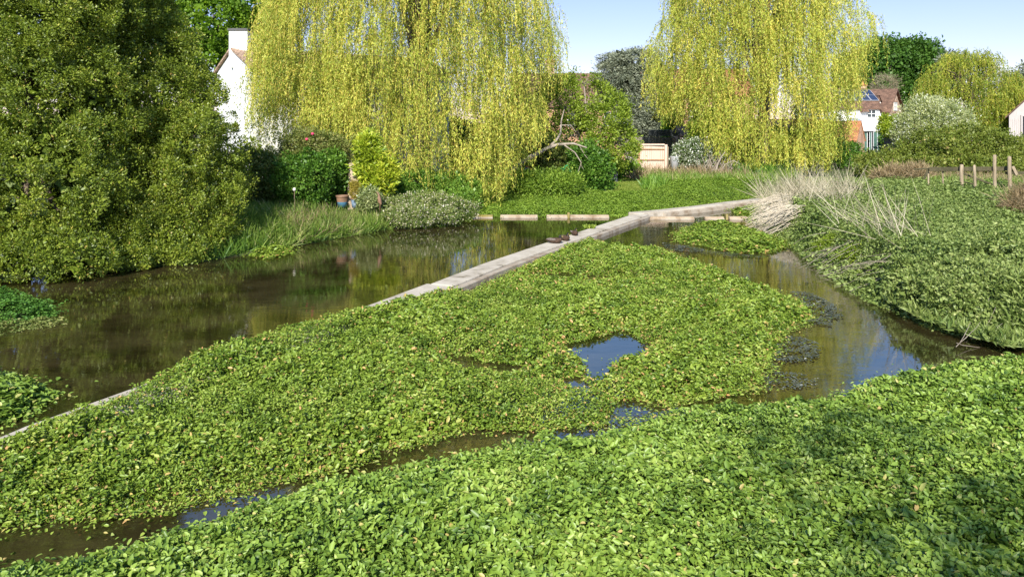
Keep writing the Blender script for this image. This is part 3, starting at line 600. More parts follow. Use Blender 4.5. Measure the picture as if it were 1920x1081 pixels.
duck(1059, 451, -1.0, 'middle duck of the three on the wall, breast to the viewer', 1.05)
duck(1077, 441, -1.3, 'farthest duck on the wall, nearest the weed tuft', 1.0)

# ------------------------------------------------------------------ trees
def crown(lobes, nclump, nleaf, L, W, rclump, mat, parent, name='crown', shape='kite', up=0.3, gap=0.0, inner=True, vb=.45, flow=None, zmin=.05, flat_=1.0, outb=.75, vspread=.13, front=None, bloom=.02):
    """lobes: (cx,cy,cz,rx,ry,rz). Leaf clumps over the lobes' surfaces"""
    lob = np.array(lobes, float); area = (lob[:, 3] * lob[:, 5] + lob[:, 3] * lob[:, 4] + lob[:, 4] * lob[:, 5]); w = area / area.sum()
    k = rng.choice(len(lob), int(nclump * 1.6), p=w); d = rdir(len(k)); lb = lob[k]
    rr = rng.uniform(.78, 1.1, len(k))[:, None]
    sc_ = float(np.mean(lob[:, 3:])); q_ = lb[:, :3] + d * lb[:, 3:]
    rr = rr * (1 + (.2 if mat.name == 'yew' else .13) * wob(q_[:, 0] + q_[:, 1] * .6, q_[:, 2], sc_ * .9, 31) + .09 * wob(q_[:, 0] - q_[:, 1] * .5, q_[:, 2] + 3, sc_ * .35, 32))[:, None]
    sp = rng.random(len(k)) < .05; rr[sp] *= 1.14
    c = lb[:, :3] + d * lb[:, 3:] * rr
    nn = nrm(d / lb[:, 3:])
    inside = np.zeros(len(c), bool)
    for j in range(len(lob)):
        q = ((c - lob[j, :3]) / lob[j, 3:]); inside |= (np.einsum('ij,ij->i', q, q) < .62) & (k != j)
    ok = ~inside & (c[:, 2] > zmin)
    if front is not None: ok &= (nn[:, 1] < front) | (rng.random(len(c)) < .25)
    if gap: ok &= (wob(c[:, 0] + c[:, 1] * .7, c[:, 2], 1.6, 5) + rng.normal(0, .3, len(c))) > -1.3 + gap
    c, nn = c[ok][:nclump], nn[ok][:nclump]; m = len(c)
    n = m * nleaf; ci = np.repeat(np.arange(m), nleaf)
    rc = rclump * rng.lognormal(0, .38, m)[ci][:, None]
    ld = rdir(n); ld = nrm(ld + nn[ci] * outb); ld[:, 2] *= flat_
    pt = c[ci] + ld * rc * rng.uniform(.35, 1, n)[:, None]
    D = nrm(ld + rdir(n) * .7 + np.array([0, 0, up])) if flow is None else nrm(np.array(flow) + rdir(n) * .5 + ld * .3)
    cv = rng.normal(0, vspread, m) + .12 * wob(c[:, 0] * 1.0, c[:, 2], 2.5, 9)
    V = vb + cv[ci] + rng.normal(0, .13, n); V = np.clip(V, 0, .9)
    br = rng.random(n) < bloom; V[br] = rng.uniform(.92, 1, br.sum())
    keep = pt[:, 2] > zmin
    lv = Leaves(); s = rng.lognormal(0, .25, n)
    lv.add(pt[keep], D[keep], nrm(rdir(n) + nn[ci] * .8 + np.array([0, 0, .4]))[keep], (L * s)[keep], (W * s)[keep], V[keep], shape, .15, .1)
    if inner:     # larger, darker-toned leaves deep in the crown block light and paint inner shade
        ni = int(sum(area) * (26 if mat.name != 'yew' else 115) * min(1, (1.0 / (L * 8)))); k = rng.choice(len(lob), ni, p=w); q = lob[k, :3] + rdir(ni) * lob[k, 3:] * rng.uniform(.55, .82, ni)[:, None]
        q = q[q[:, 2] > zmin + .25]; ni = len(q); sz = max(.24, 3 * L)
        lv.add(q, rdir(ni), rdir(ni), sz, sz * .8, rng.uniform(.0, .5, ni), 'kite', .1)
    return lv.build(name, mat, parent)
def limbs(base, lobes, r0, mat, parent, name='trunk', n=5, top=None, extra=8):
    base = Vector(base); L0 = [Vector(l[:3]) for l in lobes]; hi = max(L0, key=lambda v: v.z); hi = hi if top is None else Vector(top)
    mid = base.lerp(hi, .45); mid.x += .1
    paths = [([base - Vector((0, 0, .3)), base, mid, hi], [r0 * 1.35, r0, r0 * .7, r0 * .25])]
    for i, l in enumerate(lobes):
        c = Vector(l[:3])
        if (c - hi).length < .3: continue
        s = base.lerp(mid, rnd.uniform(.5, 1)); paths.append((wander(s, c, 4, .12), [r0 * .5, r0 * .42, r0 * .32, r0 * .22, r0 * .12]))
    for i in range(extra):
        l = rnd.choice(lobes); c = Vector(l[:3]); e = c + Vector((rnd.uniform(-1, 1) * l[3], rnd.uniform(-1, 1) * l[4], rnd.uniform(-.4, 1) * l[5])) * .8
        paths.append((wander(c, e, 4, .15), [r0 * .2, r0 * .15, r0 * .1, r0 * .07, r0 * .03]))
    return tubes(name, paths, mat, parent)
def plobes(Y, L, ry=None):     # (px, py, rx_px, rz_px[, dY]) -> metres
    o = []
    for q in L:
        y = Y + (q[4] if len(q) > 4 else 0); s = y / FX; rx, rz = q[2] * s, q[3] * s
        o.append((X(q[0], y), y, Z(q[1], y), rx, ry or (rx + rz) / 2 * .9, rz))
    return o
def tree(name, label, cat, Y, L, nclump, nleaf, ll, lw, rc, mat, r0=.15, bark='bark', ry=None, base=None, group=None, extra=8, **k):
    lob = plobes(Y, L, ry); bx, by = (X(base, Y), Y) if base is not None else (np.mean([l[0] for l in lob]), np.mean([l[1] for l in lob]))
    bz = float(gz(np.array([bx]), np.array([by]))[0]); r_ = root(name, (bx, by, bz), label, cat, group)
    limbs((bx, by, bz), lob, r0, M[bark], r_, 'trunk' if r0 > .06 else 'stem', extra=extra)
    k.setdefault('zmin', bz + .05); crown(lob, nclump, nleaf, ll, lw, rc, M[mat], r_, **k)
    return r_

def willow(name, label, base_px, Y, rx, ry, ztop, bottom, ntress, nstr, mat, drop=.45, seed=0, leaf=(.12, .036), step=.075, cxoff=0, group=None, lim=None):
    """long hanging strands from a domed set of arching boughs"""
    bx = X(base_px, Y); bz = float(gz(np.array([bx]), np.array([Y]))[0])
    r_ = root(name, (bx, Y, bz), label, 'willow tree', group)
    R = np.random.default_rng(seed)
    cx = bx + cxoff
    # boughs
    paths = [([(bx, Y, bz - .3), (bx, Y, bz), (bx + .1, Y, bz + (ztop - bz) * .3), (cx - .1, Y, bz + (ztop - bz) * .6), (cx, Y, ztop - .6)], [.55, .42, .34, .22, .06])]
    anchors = []
    nb = 26
    for i in range(nb):
        a = 6.283 * i / nb + R.uniform(-.15, .15); q = R.uniform(.4, .8); ex, ey = cx + math.cos(a) * rx * q, Y + math.sin(a) * ry * q
        ez = ztop - (ztop - bz) * drop * q ** 2.2 + R.uniform(-.5, .4)
        s = Vector((bx, Y, bz + (ztop - bz) * R.uniform(.25, .6))); m_ = s.lerp(Vector((ex, ey, ez)), .55) + Vector((0, 0, R.uniform(.6, 1.4)))
        pts = [s, s.lerp(m_, .5) + Vector((0, 0, .2)), m_, m_.lerp(Vector((ex, ey, ez)), .6) + Vector((0, 0, .25)), Vector((ex, ey, ez))]
        paths.append((pts, [.13, .1, .07, .045, .015]))
    tubes('trunk', paths, M['bark'], r_)
    lv = Leaves(); tw = Leaves()
    for t in range(ntress):
        q = math.sqrt(R.uniform(0.02, 1)); a = R.uniform(0, 6.283)
        if R.random() < .6: q = R.uniform(.78, 1.0)
        ax, ay = cx + math.cos(a) * rx * q, Y + math.sin(a) * ry * q
        az = ztop - (ztop - bz) * drop * q ** 4 + R.normal(0, .3)
        zb = bottom(ax, ay) + R.exponential(.3)
        if q > .5: az -= max(0, R.uniform(-.12, .97)) * (az - zb)        # tresses start at every height of the sides
        if lim and not lim(ax, ay, az, R): continue
        Ls = min(az - zb, R.uniform(1.0, 3.6))
        if Ls < .5: continue
        tv = R.normal(0, .19); n = nstr; tr = R.uniform(.06, .24)
        ox = ax + R.normal(0, tr, n); oy = ay + R.normal(0, tr, n); oz = az + R.normal(0, .18, n)
        ln = Ls * R.uniform(.5, 1.0, n)
        out = np.stack([R.normal(math.cos(a) * .6, .6, n), R.normal(math.sin(a) * .6, .6, n)], 1)
        K = max(6, int(Ls / step)); u = np.linspace(0, 1, K)[None] * np.ones((n, 1)); u = u + R.uniform(0, 1 / K, (n, 1))
        arch = .42 * (1 - np.exp(-u * ln[:, None] / .5)); sway = .06 * np.sin(u * ln[:, None] * R.uniform(1, 2.2, (n, 1)) + R.uniform(0, 6, (n, 1)))
        px_ = ox[:, None] + out[:, :1] * arch + sway; py_ = oy[:, None] + out[:, 1:] * arch + sway * .5
        pz_ = oz[:, None] + .15 * np.sin(np.minimum(u * ln[:, None] * 2.2, 3.14)) - u * ln[:, None]
        pt = np.stack([px_, py_, pz_], 2)
        seg = pt[:, 1::4] - pt[:, :-1:4][:, :pt[:, 1::4].shape[1]]
        # twig ribbons
        a0 = pt[:, :-4:4].reshape(-1, 3); a1 = pt[:, 4::4][:, :pt[:, :-4:4].shape[1]].reshape(-1, 3)
        if len(a1) == len(a0) and len(a0):
            dd = a1 - a0; tw.add(a0, dd, rdir(len(a0)), np.linalg.norm(dd, axis=1) * 1.03, .014, np.full(len(a0), .5), 'kite', 0)
        fl = pt.reshape(-1, 3); fl = fl[fl[:, 2] > bottom(ax, ay) - .35]; m = len(fl)
        if m == 0: continue
        D = np.array([0, 0, -1.0]) + R.normal(0, .55, (m, 3))
        lv.add(fl + R.normal(0, .035, (m, 3)), D, R.normal(0, 1, (m, 3)), leaf[0] * R.lognormal(0, .25, m), leaf[1] * R.lognormal(0, .2, m), np.clip(.46 + tv + R.normal(0, .16, m), 0, 1), 'kite', .1)
    lv.build('crown', M[mat], r_); tw.build('twigs', M['twig'], r_)
    return r_

def botA(x, y):
    # the curtain's hem rises to the left and the right
    px = x / y * FX + CX
    t = np.interp(px, [450, 520, 620, 700, 780, 840, 880, 930, 965, 1000, 1060], [295, 290, 285, 310, 350, 375, 395, 392, 345, 300, 170])
    return H - (t - HY) / FX * y
def profile(pts, sparse=None):
    ys = [p[0] for p in pts]; ls = [p[1] for p in pts]; rs = [p[2] for p in pts]
    def f(x, y, z, R):
        px = CX + x / y * FX; py = HY - (z - H) / y * FX; j = R.normal(0, 7)
        if not (np.interp(py, ys, ls) + j < px < np.interp(py, ys, rs) + j): return False
        if sparse and R.random() < sparse(px, py): return False
        return True
    return f
def sparseA(px, py): return .75 if px > 985 and py < 160 else (.75 if px < 560 and py > 160 else .5 if px > 930 and py < 120 else .25 if py > 210 else 0)
def sparseB(px, py): return .7 if (px > 1590 and py < 130) or (px < 1265 and py < 110) else (.6 if px < 1330 and py > 185 else .45 if px > 1540 or px < 1290 else 0)
limA = profile([(-300, 600, 900), (-120, 540, 970), (0, 500, 1030), (40, 490, 1058), (90, 480, 1035), (115, 470, 1002), (170, 466, 1000), (200, 466, 1006), (300, 470, 1000), (400, 480, 990)], sparseA)
limB = profile([(-100, 1290, 1560), (0, 1252, 1600), (30, 1245, 1640), (60, 1218, 1625), (110, 1215, 1612), (160, 1232, 1602), (250, 1245, 1590), (330, 1260, 1575)], sparseB)
willow('weeping_willow', 'huge yellow-green weeping willow left of centre trailing to the far bank', 790, 34.2, 7.2, 5.6, 17.0, botA, 2700, 8, 'willow', drop=.3, lim=limA, seed=5, cxoff=-.5, group='weeping willows', step=.06, leaf=(.11, .034))
def botB(x, y):
    px = x / y * FX + CX
    t = np.interp(px, [1210, 1240, 1285, 1320, 1345, 1400, 1470, 1540, 1580, 1600, 1640], [225, 236, 244, 262, 315, 328, 330, 322, 300, 215, 130])
    return H - (t - HY) / FX * y
willow('weeping_willow', 'tall golden weeping willow right of centre in front of the houses', 1430, 46.5, 7.2, 5.6, 15.6, botB, 2000, 8, 'willow', drop=.28, lim=limB, seed=8, group='weeping willows', leaf=(.14, .045), step=.085)
def botC(x, y): return 1.0 + 0 * x
willow('weeping_willow', 'smaller round weeping willow far away at the right behind the brambles', 1818, 74, 5.0, 4.2, 10.4, botC, 900, 7, 'willow_far', drop=.4, seed=12, group='weeping willows', leaf=(.2, .07), step=.15)

# tall evergreens at the left
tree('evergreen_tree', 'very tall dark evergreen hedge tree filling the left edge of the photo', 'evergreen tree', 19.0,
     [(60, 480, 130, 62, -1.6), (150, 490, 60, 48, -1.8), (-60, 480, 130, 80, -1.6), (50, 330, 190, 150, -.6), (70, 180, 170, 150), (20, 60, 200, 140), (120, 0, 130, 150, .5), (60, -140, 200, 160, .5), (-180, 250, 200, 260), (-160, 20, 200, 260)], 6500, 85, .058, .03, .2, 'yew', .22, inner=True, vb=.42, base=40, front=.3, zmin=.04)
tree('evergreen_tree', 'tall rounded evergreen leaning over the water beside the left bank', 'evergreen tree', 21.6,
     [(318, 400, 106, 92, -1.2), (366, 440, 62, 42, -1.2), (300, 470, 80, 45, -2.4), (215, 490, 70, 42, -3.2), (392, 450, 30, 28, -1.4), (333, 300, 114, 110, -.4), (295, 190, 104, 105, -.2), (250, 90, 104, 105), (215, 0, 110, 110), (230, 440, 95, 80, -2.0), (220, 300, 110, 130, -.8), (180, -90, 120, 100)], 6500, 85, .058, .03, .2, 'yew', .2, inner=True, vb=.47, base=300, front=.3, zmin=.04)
tree('lime_tree', 'bright green broadleaf tree towering behind the white chimney', 'tree', 52,
     [(400, 30, 80, 70), (320, -10, 80, 70), (470, -20, 80, 70), (380, 110, 60, 60), (250, -40, 90, 70), (480, 70, 50, 50)], 900, 45, .18, .13, .6, 'tree_green', .3, up=0, vb=.5)
# behind the houses on the right
tree('oak_tree', 'big rounded dark green tree on the skyline above the brick house', 'tree', 100,
     [(1672, 128, 46, 44), (1715, 130, 42, 44), (1735, 115, 28, 28), (1650, 105, 30, 24), (1700, 108, 40, 26), (1640, 165, 40, 45), (1720, 185, 50, 60), (1600, 150, 30, 40), (1690, 200, 50, 50)], 1100, 40, .32, .22, .85, 'tree_dark', .4, up=0, vb=.6)
tree('bare_bush', 'leafless brownish bush rising behind the brick house roof', 'bush', 90, [(1657, 162, 20, 14), (1657, 190, 14, 20)], 260, 30, .3, .03, .6, 'barebush', .1, inner=False)
tree('field_tree', 'slim grey-green tree standing on the skyline at the right edge', 'tree', 95, [(1905, 180, 20, 35), (1935, 165, 30, 40), (1925, 220, 30, 50)], 300, 35, .3, .2, .8, 'cedar', .25)
tree('young_tree', 'thin pale treetop poking up left of the far willow', 'tree', 92, [(1782, 118, 16, 14), (1785, 150, 14, 25)], 120, 30, .28, .16, .6, 'cedar', .12, inner=False)
tree('cedar_tree', 'blue-grey cedar with layered branches left of the right-hand willow', 'cedar tree', 60,
     [(1185, 115, 52, 18), (1170, 150, 48, 18), (1205, 140, 50, 20), (1180, 185, 42, 18), (1215, 200, 45, 24), (1195, 230, 50, 22), (1225, 170, 30, 40), (1160, 125, 34, 12), (1200, 255, 40, 22)], 900, 42, .24, .05, .55, 'cedar', .25, flat_=.45, up=.1, outb=.5, vb=.5, extra=16)
tree('conifer', 'small bright green conifer behind the dark netted cage', 'conifer', 57, [(1262, 232, 12, 22), (1262, 250, 14, 18)], 200, 40, .12, .07, .3, 'bright', .08)
# hedge closing the garden
def hedge(name, label, Y, L, n, mat, ll=.16, **k): return tree(name, label, 'hedge', Y, L, n, 42, ll, ll * .65, .45, mat, .08, **k)
hedge('garden_hedge', 'dark hedge behind the left willow and its garden', 50, [(x, 272, 50, 38) for x in range(500, 1010, 60)], 1300, 'shrub', vb=.35)
hedge('garden_hedge', 'dark hedge behind the right willow', 55, [(x, 275, 42, 28) for x in range(1330, 1600, 55)], 700, 'shrub', vb=.35)
hedge('field_hedge', 'dark hedge below the distant willow at the right', 72, [(x, 268, 40, 26) for x in range(1700, 2000, 50)], 600, 'tree_dark', .24)
tree('apple_tree', 'scruffy yellow-green apple tree with pale twigs between the two willows', 'tree', 38.5,
     [(1062, 205, 48, 50), (1100, 196, 46, 44), (1095, 158, 28, 18), (1132, 228, 42, 46), (1050, 172, 34, 26), (1155, 270, 34, 36), (1120, 262, 46, 42), (1075, 255, 52, 30), (1150, 205, 20, 24)], 1400, 34, .12, .06, .3, 'apple', .12, 'bark_pale', extra=110, up=.1, gap=1.0, inner=False, vb=.5)
tree('drooping_bush', 'dark leafy bush hanging down beside the sunlit lawn', 'bush', 35.6, [(1115, 325, 20, 32), (1100, 305, 26, 26), (1122, 345, 14, 14)], 420, 40, .11, .07, .28, 'shrub', .05, vb=.4)
tree('bank_bush', 'tall nettle clump bulging over the channel at the right edge', 'bush', 13.2, [(1830, 575, 80, 55), (1900, 520, 80, 70, .8), (1760, 560, 60, 48, .6), (1720, 530, 50, 40, 1.6), (1870, 610, 60, 35, -.6), (1960, 560, 80, 80)], 1500, 40, .055, .034, .13, 'nettle', .02, zmin=.03, vb=.42, up=0)
tree('bank_bush', 'yellowish leafy shoots leaning out over the dark water below the dry stalks', 'bush', 16.6, [(1650, 545, 40, 30), (1690, 575, 40, 30, -1.4), (1610, 500, 36, 26, 1.2), (1570, 470, 34, 20, 2.8), (1740, 600, 34, 28, -2.6)], 620, 32, .055, .024, .13, 'apple', .02, zmin=.03, vb=.4, up=.2)
# leaning bough with bleached branches
br = root('fallen_bough', (X(975, 34.5), 34.5, .4), 'bleached bough leaning out to the right from under the willow', 'branch')
Yb = 34.5; q = lambda px, py, dy=0: Vector((X(px, Yb + dy), Yb + dy, Z(py, Yb + dy)))
tubes('bough', [([q(955, 330), q(975, 305), q(1000, 292), q(1025, 278), q(1046, 271), q(1075, 269), q(1100, 277)], [.16, .13, .11, .085, .07, .05, .03])], M['bark_pale'], br)
for pth, rr_ in (([q(1030, 275), q(1044, 262, .1), q(1051, 250, .2), q(1052, 228, .3), q(1058, 205, .3)], [.06, .055, .05, .04, .02]), ([q(1058, 272), q(1078, 286, -.1), q(1090, 305, -.2), q(1084, 322, -.2)], [.035, .03, .022, .01]),
                 ([q(1052, 235, .3), q(1070, 234, .3), q(1080, 248, .3)], [.025, .018, .01]), ([q(1085, 271), q(1096, 290, .1), q(1104, 300, .1)], [.025, .018, .008]), ([q(1088, 306, -.2), q(1094, 318, -.2)], [.014, .008])):
    tubes('side_branch', [(pth, rr_)], M['bark_pale'], br)

# left garden plants
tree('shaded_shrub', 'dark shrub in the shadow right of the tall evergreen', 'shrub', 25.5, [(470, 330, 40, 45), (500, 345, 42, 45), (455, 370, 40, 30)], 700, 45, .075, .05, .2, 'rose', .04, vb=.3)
tree('leafy_shrub', 'rounded fresh green shrub with large leaves in front of the garden wall', 'shrub', 25.3, [(555, 335, 38, 36), (582, 322, 30, 28), (540, 345, 32, 30), (582, 352, 28, 26)], 560, 34, .09, .05, .18, 'shrub', .04, vb=.4, gap=.5)
rb = tree('rose_bush', 'tall olive rose bush dotted with pink roses', 'rose bush', 27.2, [(600, 285, 40, 26), (575, 275, 34, 22), (625, 300, 30, 28), (560, 300, 34, 26)], 600, 38, .075, .045, .22, 'rose', .04, vb=.55)
for px, py in ((586, 251), (575, 261), (613, 328), (640, 300)):
    yy = 26.0 if py > 310 else 26.6; c = (X(px, yy), yy, Z(py, yy))
    lathe('rose_bloom', [(0, -.05), (.035, -.04), (.055, 0), (.045, .035), (.02, .045), (0, .03)], c, M['pink'], rb, 9)
tree('climbing_shrub', 'dark green climber hanging over the garden wall above the blue pots', 'shrub', 26.6, [(622, 315, 20, 24), (612, 345, 20, 30), (630, 335, 10, 20)], 360, 38, .085, .055, .18, 'shrub', .04, vb=.5)
tree('laurel_bush', 'glossy yellow-green conical laurel bush right of the garden wall', 'laurel bush', 26.2, [(690, 280, 16, 28), (692, 308, 20, 22), (708, 332, 28, 22), (722, 318, 16, 20), (704, 348, 24, 12)], 520, 24, .12, .045, .17, 'laurel', .04, vb=.5, up=.5, shape='oval')
tree('flowering_shrub', 'low spreading shrub speckled with cream flowers at the water edge', 'shrub', 26.4, [(760, 388, 50, 15, -.3), (800, 384, 50, 18), (720, 386, 34, 16, -.3), (840, 388, 34, 14, .3), (870, 394, 22, 10, .4), (690, 392, 24, 10, -.4), (770, 405, 44, 14, -1.2), (830, 404, 30, 10, -.7)], 900, 40, .055, .032, .15, 'cream', .03, vb=.45, bloom=.13)
tree('garden_shrub', 'soft green shrub below the hanging willow curtain', 'shrub', 29.5, [(790, 350, 45, 24), (850, 360, 38, 26), (735, 350, 30, 22), (870, 378, 26, 16, -.8)], 600, 36, .08, .05, .22, 'shrub', .04, vb=.7)
tree('grey_shrub', 'pale sage-green shrub beside the small potted conifer', 'shrub', 25.2, [(693, 372, 17, 13), (680, 378, 12, 10)], 180, 36, .07, .03, .12, 'silver', .02, vb=.25)
tree('mound_shrub', 'grassy green mound of weeds in front of the bleached bough', 'weeds', 33, [(1010, 350, 38, 20), (1045, 348, 40, 20), (985, 345, 25, 18)], 700, 40, .1, .045, .25, 'far_weed', .03, vb=.4)
tree('garden_shrub', 'dense bush of mixed leaves behind the bleached bough', 'shrub', 36.5, [(1035, 300, 40, 26), (1005, 285, 24, 26), (1075, 305, 34, 24)], 600, 36, .1, .06, .3, 'rose', .05, vb=.35)
tree('white_flower_bush', 'bush covered in white blossom beside the timber fence panel', 'bush', 43, [(1300, 285, 30, 20), (1325, 292, 28, 18), (1280, 298, 18, 12)], 420, 34, .08, .055, .22, 'white_bloom', .05, vb=.42, bloom=.22)
tree('garden_shrub', 'loose olive shrub hanging in front of the small shed', 'shrub', 44, [(1330, 240, 28, 28), (1345, 268, 34, 24), (1318, 262, 20, 20)], 500, 34, .11, .065, .3, 'apple', .07, 'bark_pale', vb=.4)
tree('garden_shrub', 'dark shrub at the corner of the brick outbuilding', 'shrub', 49, [(1585, 290, 26, 20), (1560, 300, 22, 18), (1600, 300, 16, 14)], 380, 34, .11, .07, .28, 'shrub', .05, vb=.45)
tree('low_bush', 'bright green bushes left of the timber fence panel', 'bush', 42, [(1165, 322, 22, 14), (1185, 325, 18, 12), (1150, 318, 16, 14)], 260, 34, .1, .06, .25, 'bright', .04, vb=.4)
tree('silver_bush', 'large silvery green bush with white blossom in front of the distant willow', 'bush', 56, [(1745, 232, 46, 38), (1775, 240, 40, 34), (1715, 245, 30, 28), (1740, 208, 30, 20), (1785, 258, 34, 22)], 800, 40, .15, .05, .5, 'silver', .12, vb=.45, bloom=.1)
tree('pale_bush', 'pale yellow-green bush between the brick house and the silver bush', 'bush', 66, [(1672, 238, 18, 18), (1685, 245, 14, 18)], 200, 34, .14, .08, .35, 'laurel', .06, vb=.25)
tree('golden_bush', 'small golden bush at the corner of the white house', 'bush', 68, [(1659, 227, 6, 9)], 60, 30, .12, .08, .2, 'golden', .04)
# brambles, dry grass behind the nettles
tree('bramble_thicket', 'long mounded thicket of brambles behind the post fence', 'brambles', 42,
     [(1708, 305, 46, 26), (1765, 288, 62, 38), (1820, 286, 70, 42), (1880, 300, 62, 38), (1950, 308, 70, 36), (1655, 316, 40, 22), (1790, 318, 100, 24, -1.5), (1900, 322, 80, 24, -1.5)], 2300, 38, .1, .065, .3, 'bramble', .04, vb=.45, ry=2.0)
tree('dry_tangle', 'tangle of dry pinkish brown stems at the left foot of the brambles', 'dry stems', 37, [(1700, 334, 36, 12), (1665, 338, 22, 9), (1725, 332, 20, 12)], 220, 34, .3, .02, .3, 'drygrass', .03, inner=False, vb=.4)
tree('dry_tangle', 'heap of dry brown stems at the right edge beyond the nettles', 'dry stems', 22, [(1918, 385, 24, 16), (1940, 380, 20, 20)], 120, 40, .3, .012, .2, 'drygrass', .03, inner=False, vb=.4)
blades('dry_grass', [(21, 33.5), (31, 33.5), (33, 40), (20, 40)], 220, .5, .022, M['drygrass'], 'dry straw-coloured grass behind the post fence', 90, up=1.25, thin=lambda x, y: .3 + .5 * wob(x, y, 2, 6), cat='grass')
blades('field_grass', [(20, 33), (40, 33), (40, 39.5), (20, 39.5)], 300, .4, .035, M['grass'], 'bright field grass seen between the fence posts', 91, up=1.2, vb=.6, cat='grass')

# tree behind the camera whose branches shade the corner of the bed
sh = root('alder_tree', (-0.7, -8.8, 0.3), 'leafy alder on the near bank whose shadow falls on the watercress', 'tree')
lob = [(1.0, -7.2, 10.0, 1.2, 1.0, .8), (2.6, -6.6, 8.6, 1.1, .9, .7), (4.0, -5.8, 7.6, .9, .7, .5)]
limbs((-0.7, -8.8, .3), lob, .16, M['bark'], sh); crown(lob, 150, 26, .1, .06, .4, M['tree_green'], sh, inner=False)

# ------------------------------------------------------------------ buildings
def window(parent, o, ux, w, h, nx=2, ny=2, nrm_=None, fm='white_wood', gm='glass', bar=.05, name='window', fr=.07):
    """frame in front of a wall at o (lower left), ux along the wall, outward normal nrm_"""
    o, ux = Vector(o), Vector(ux).normalized(); up = Vector((0, 0, 1)); nn = Vector(nrm_).normalized() if nrm_ else ux.cross(up)
    T = Matrix((ux, nn, up)).transposed().to_4x4(); T = Matrix.Translation(o) @ T
    mb = MB(); mb.box(0, w, .0, .06, 0, fr, T); mb.box(0, w, 0, .06, h - fr, h, T); mb.box(0, fr, 0, .058, fr, h - fr, T); mb.box(w - fr, w, 0, .058, fr, h - fr, T)
    for i in range(1, nx): x = w * i / nx; mb.box(x - bar / 2, x + bar / 2, .005, .054, fr, h - fr, T)
    for j in range(1, ny): z = h * j / ny; mb.box(fr, w - fr, .008, .05, z - bar / 2, z + bar / 2, T)
    wo_ = mb.build(name, M[fm], parent)
    mg = MB(); mg.poly([T @ Vector(p) for p in ((fr, .012, fr), (w - fr, .012, fr), (w - fr, .012, h - fr), (fr, .012, h - fr))]); mg.build('pane', M[gm], wo_)
    return wo_
def gabled(r_, C, d1, w, d2, l, z0, ze, zr, wallm, roofm, over=.25, th=.12, verge=.15):
    """C near corner, d1 across the gable (width w), d2 along the ridge (length l). Returns basis"""
    C = Vector((*C, 0)); d1 = Vector((*d1, 0)).normalized(); d2 = Vector((*d2, 0)).normalized(); U = Vector((0, 0, 1))
    A = C; B = C + d1 * w; mid = C + d1 * w / 2
    mb = MB()
    for s in (0, 1):
        o = d2 * l * s; mb.poly([A + o + U * z0, B + o + U * z0, B + o + U * ze, mid + o + U * zr, A + o + U * ze] if s else [B + U * z0, A + U * z0, A + U * ze, mid + U * zr, B + U * ze])
    mb.poly([A + U * z0, A + d2 * l + U * z0, A + d2 * l + U * ze, A + U * ze]); mb.poly([B + d2 * l + U * z0, B + U * z0, B + U * ze, B + d2 * l + U * ze])
    mb.build('wall', M[wallm], r_)
    mr = MB(); sl_ = (zr - ze) / (w / 2)
    for sg, E in ((-1, A), (1, B)):
        e = E + d1 * sg * over + U * (ze - sl_ * over + .02) - d2 * verge; m_ = mid + U * (zr + .02) - d2 * verge; LL = d2 * (l + 2 * verge); t = U * th
        a, b, c, d = e, m_, m_ + LL, e + LL
        mr.poly([a + t, b + t, c + t, d + t]); mr.poly([d, c, b, a]); mr.poly([a, b, b + t, a + t]); mr.poly([d + t, c + t, c, d]); mr.poly([a + t, d + t, d, a])
    ro = mr.build('roof', M[roofm], r_)
    return A, B, mid, d1, d2, ro
def chimney(parent, c, w, d, z0, z1, mat, cap='slate', pots=0):
    mb = MB(); mb.box(c[0] - w / 2, c[0] + w / 2, c[1] - d / 2, c[1] + d / 2, z0, z1); o = mb.build('chimney', M[mat], parent)
    mb = MB(); mb.box(c[0] - w / 2 - .06, c[0] + w / 2 + .06, c[1] - d / 2 - .06, c[1] + d / 2 + .06, z1 + .002, z1 + .12); mb.build('chimney_cap', M[cap], o)
    for i in range(pots): lathe('chimney_pot', [(.13, 0), (.15, .05), (.11, .1), (.11, .4), (.13, .42), (.09, .42), (.09, .1)], (c[0] + (i - (pots - 1) / 2) * .35, c[1], z1 + .122), M['brick_pink'] if False else M['clay_pot'], o, 12)
M['clay_pot'] = flat('clay_pot_mat', (0.5, 0.22, 0.1), 0.8, 0.15)

# white house at the left with the square chimney
C = (X(469, 38), 38.0); hw = root('white_house', (*C, .5), 'white rendered house with a square white chimney behind the left willow', 'house')
A_, B_, mid_, d1_, d2_, rf = gabled(hw, C, (-.6, .8), 6, (.8, .6), 12, .4, Z(124, 38), Z(93, 40.4), 'white', 'tile_pale')
cc = mid_ + d2_ * .45; chimney(rf, (cc.x, cc.y), 1.0, .9, 6.6, 8.6, 'white')
for t, zz_ in ((1.5, 4.6), (5.0, 4.6), (8.8, 4.6), (2.0, 1.3), (6.5, 1.3)): window(hw, A_ + d2_ * t + Vector((0, 0, zz_)), d2_, 1.1, 1.15, 2, 2, nrm_=(.6, -.8, 0))
# brick chimney house in the centre
C = (X(960, 60), 60.0); hb = root('brown_roof_house', (*C, .5), 'house with a brown tiled roof and tall brick chimney between the willows', 'house')
A2, B2, m2, d12, d22, rf = gabled(hb, (C[0], 60.0), (0, 1), 8, (1, .05), 11.5, .4, 5.0, Z(140, 64), 'brick_pink', 'tile_brown')
chimney(rf, (X(1031, 63.5), 63.4), .75, .7, 6.6, Z(117, 63.5), 'brick_pale', 'clay_pot', 2)
for t in (1.5, 4.5, 7.5, 9.6): window(hb, A2 + d22 * t + Vector((0, 0, 3.3)), d22, 1.1, 1.2, 2, 2, nrm_=(0.05, -1, 0))
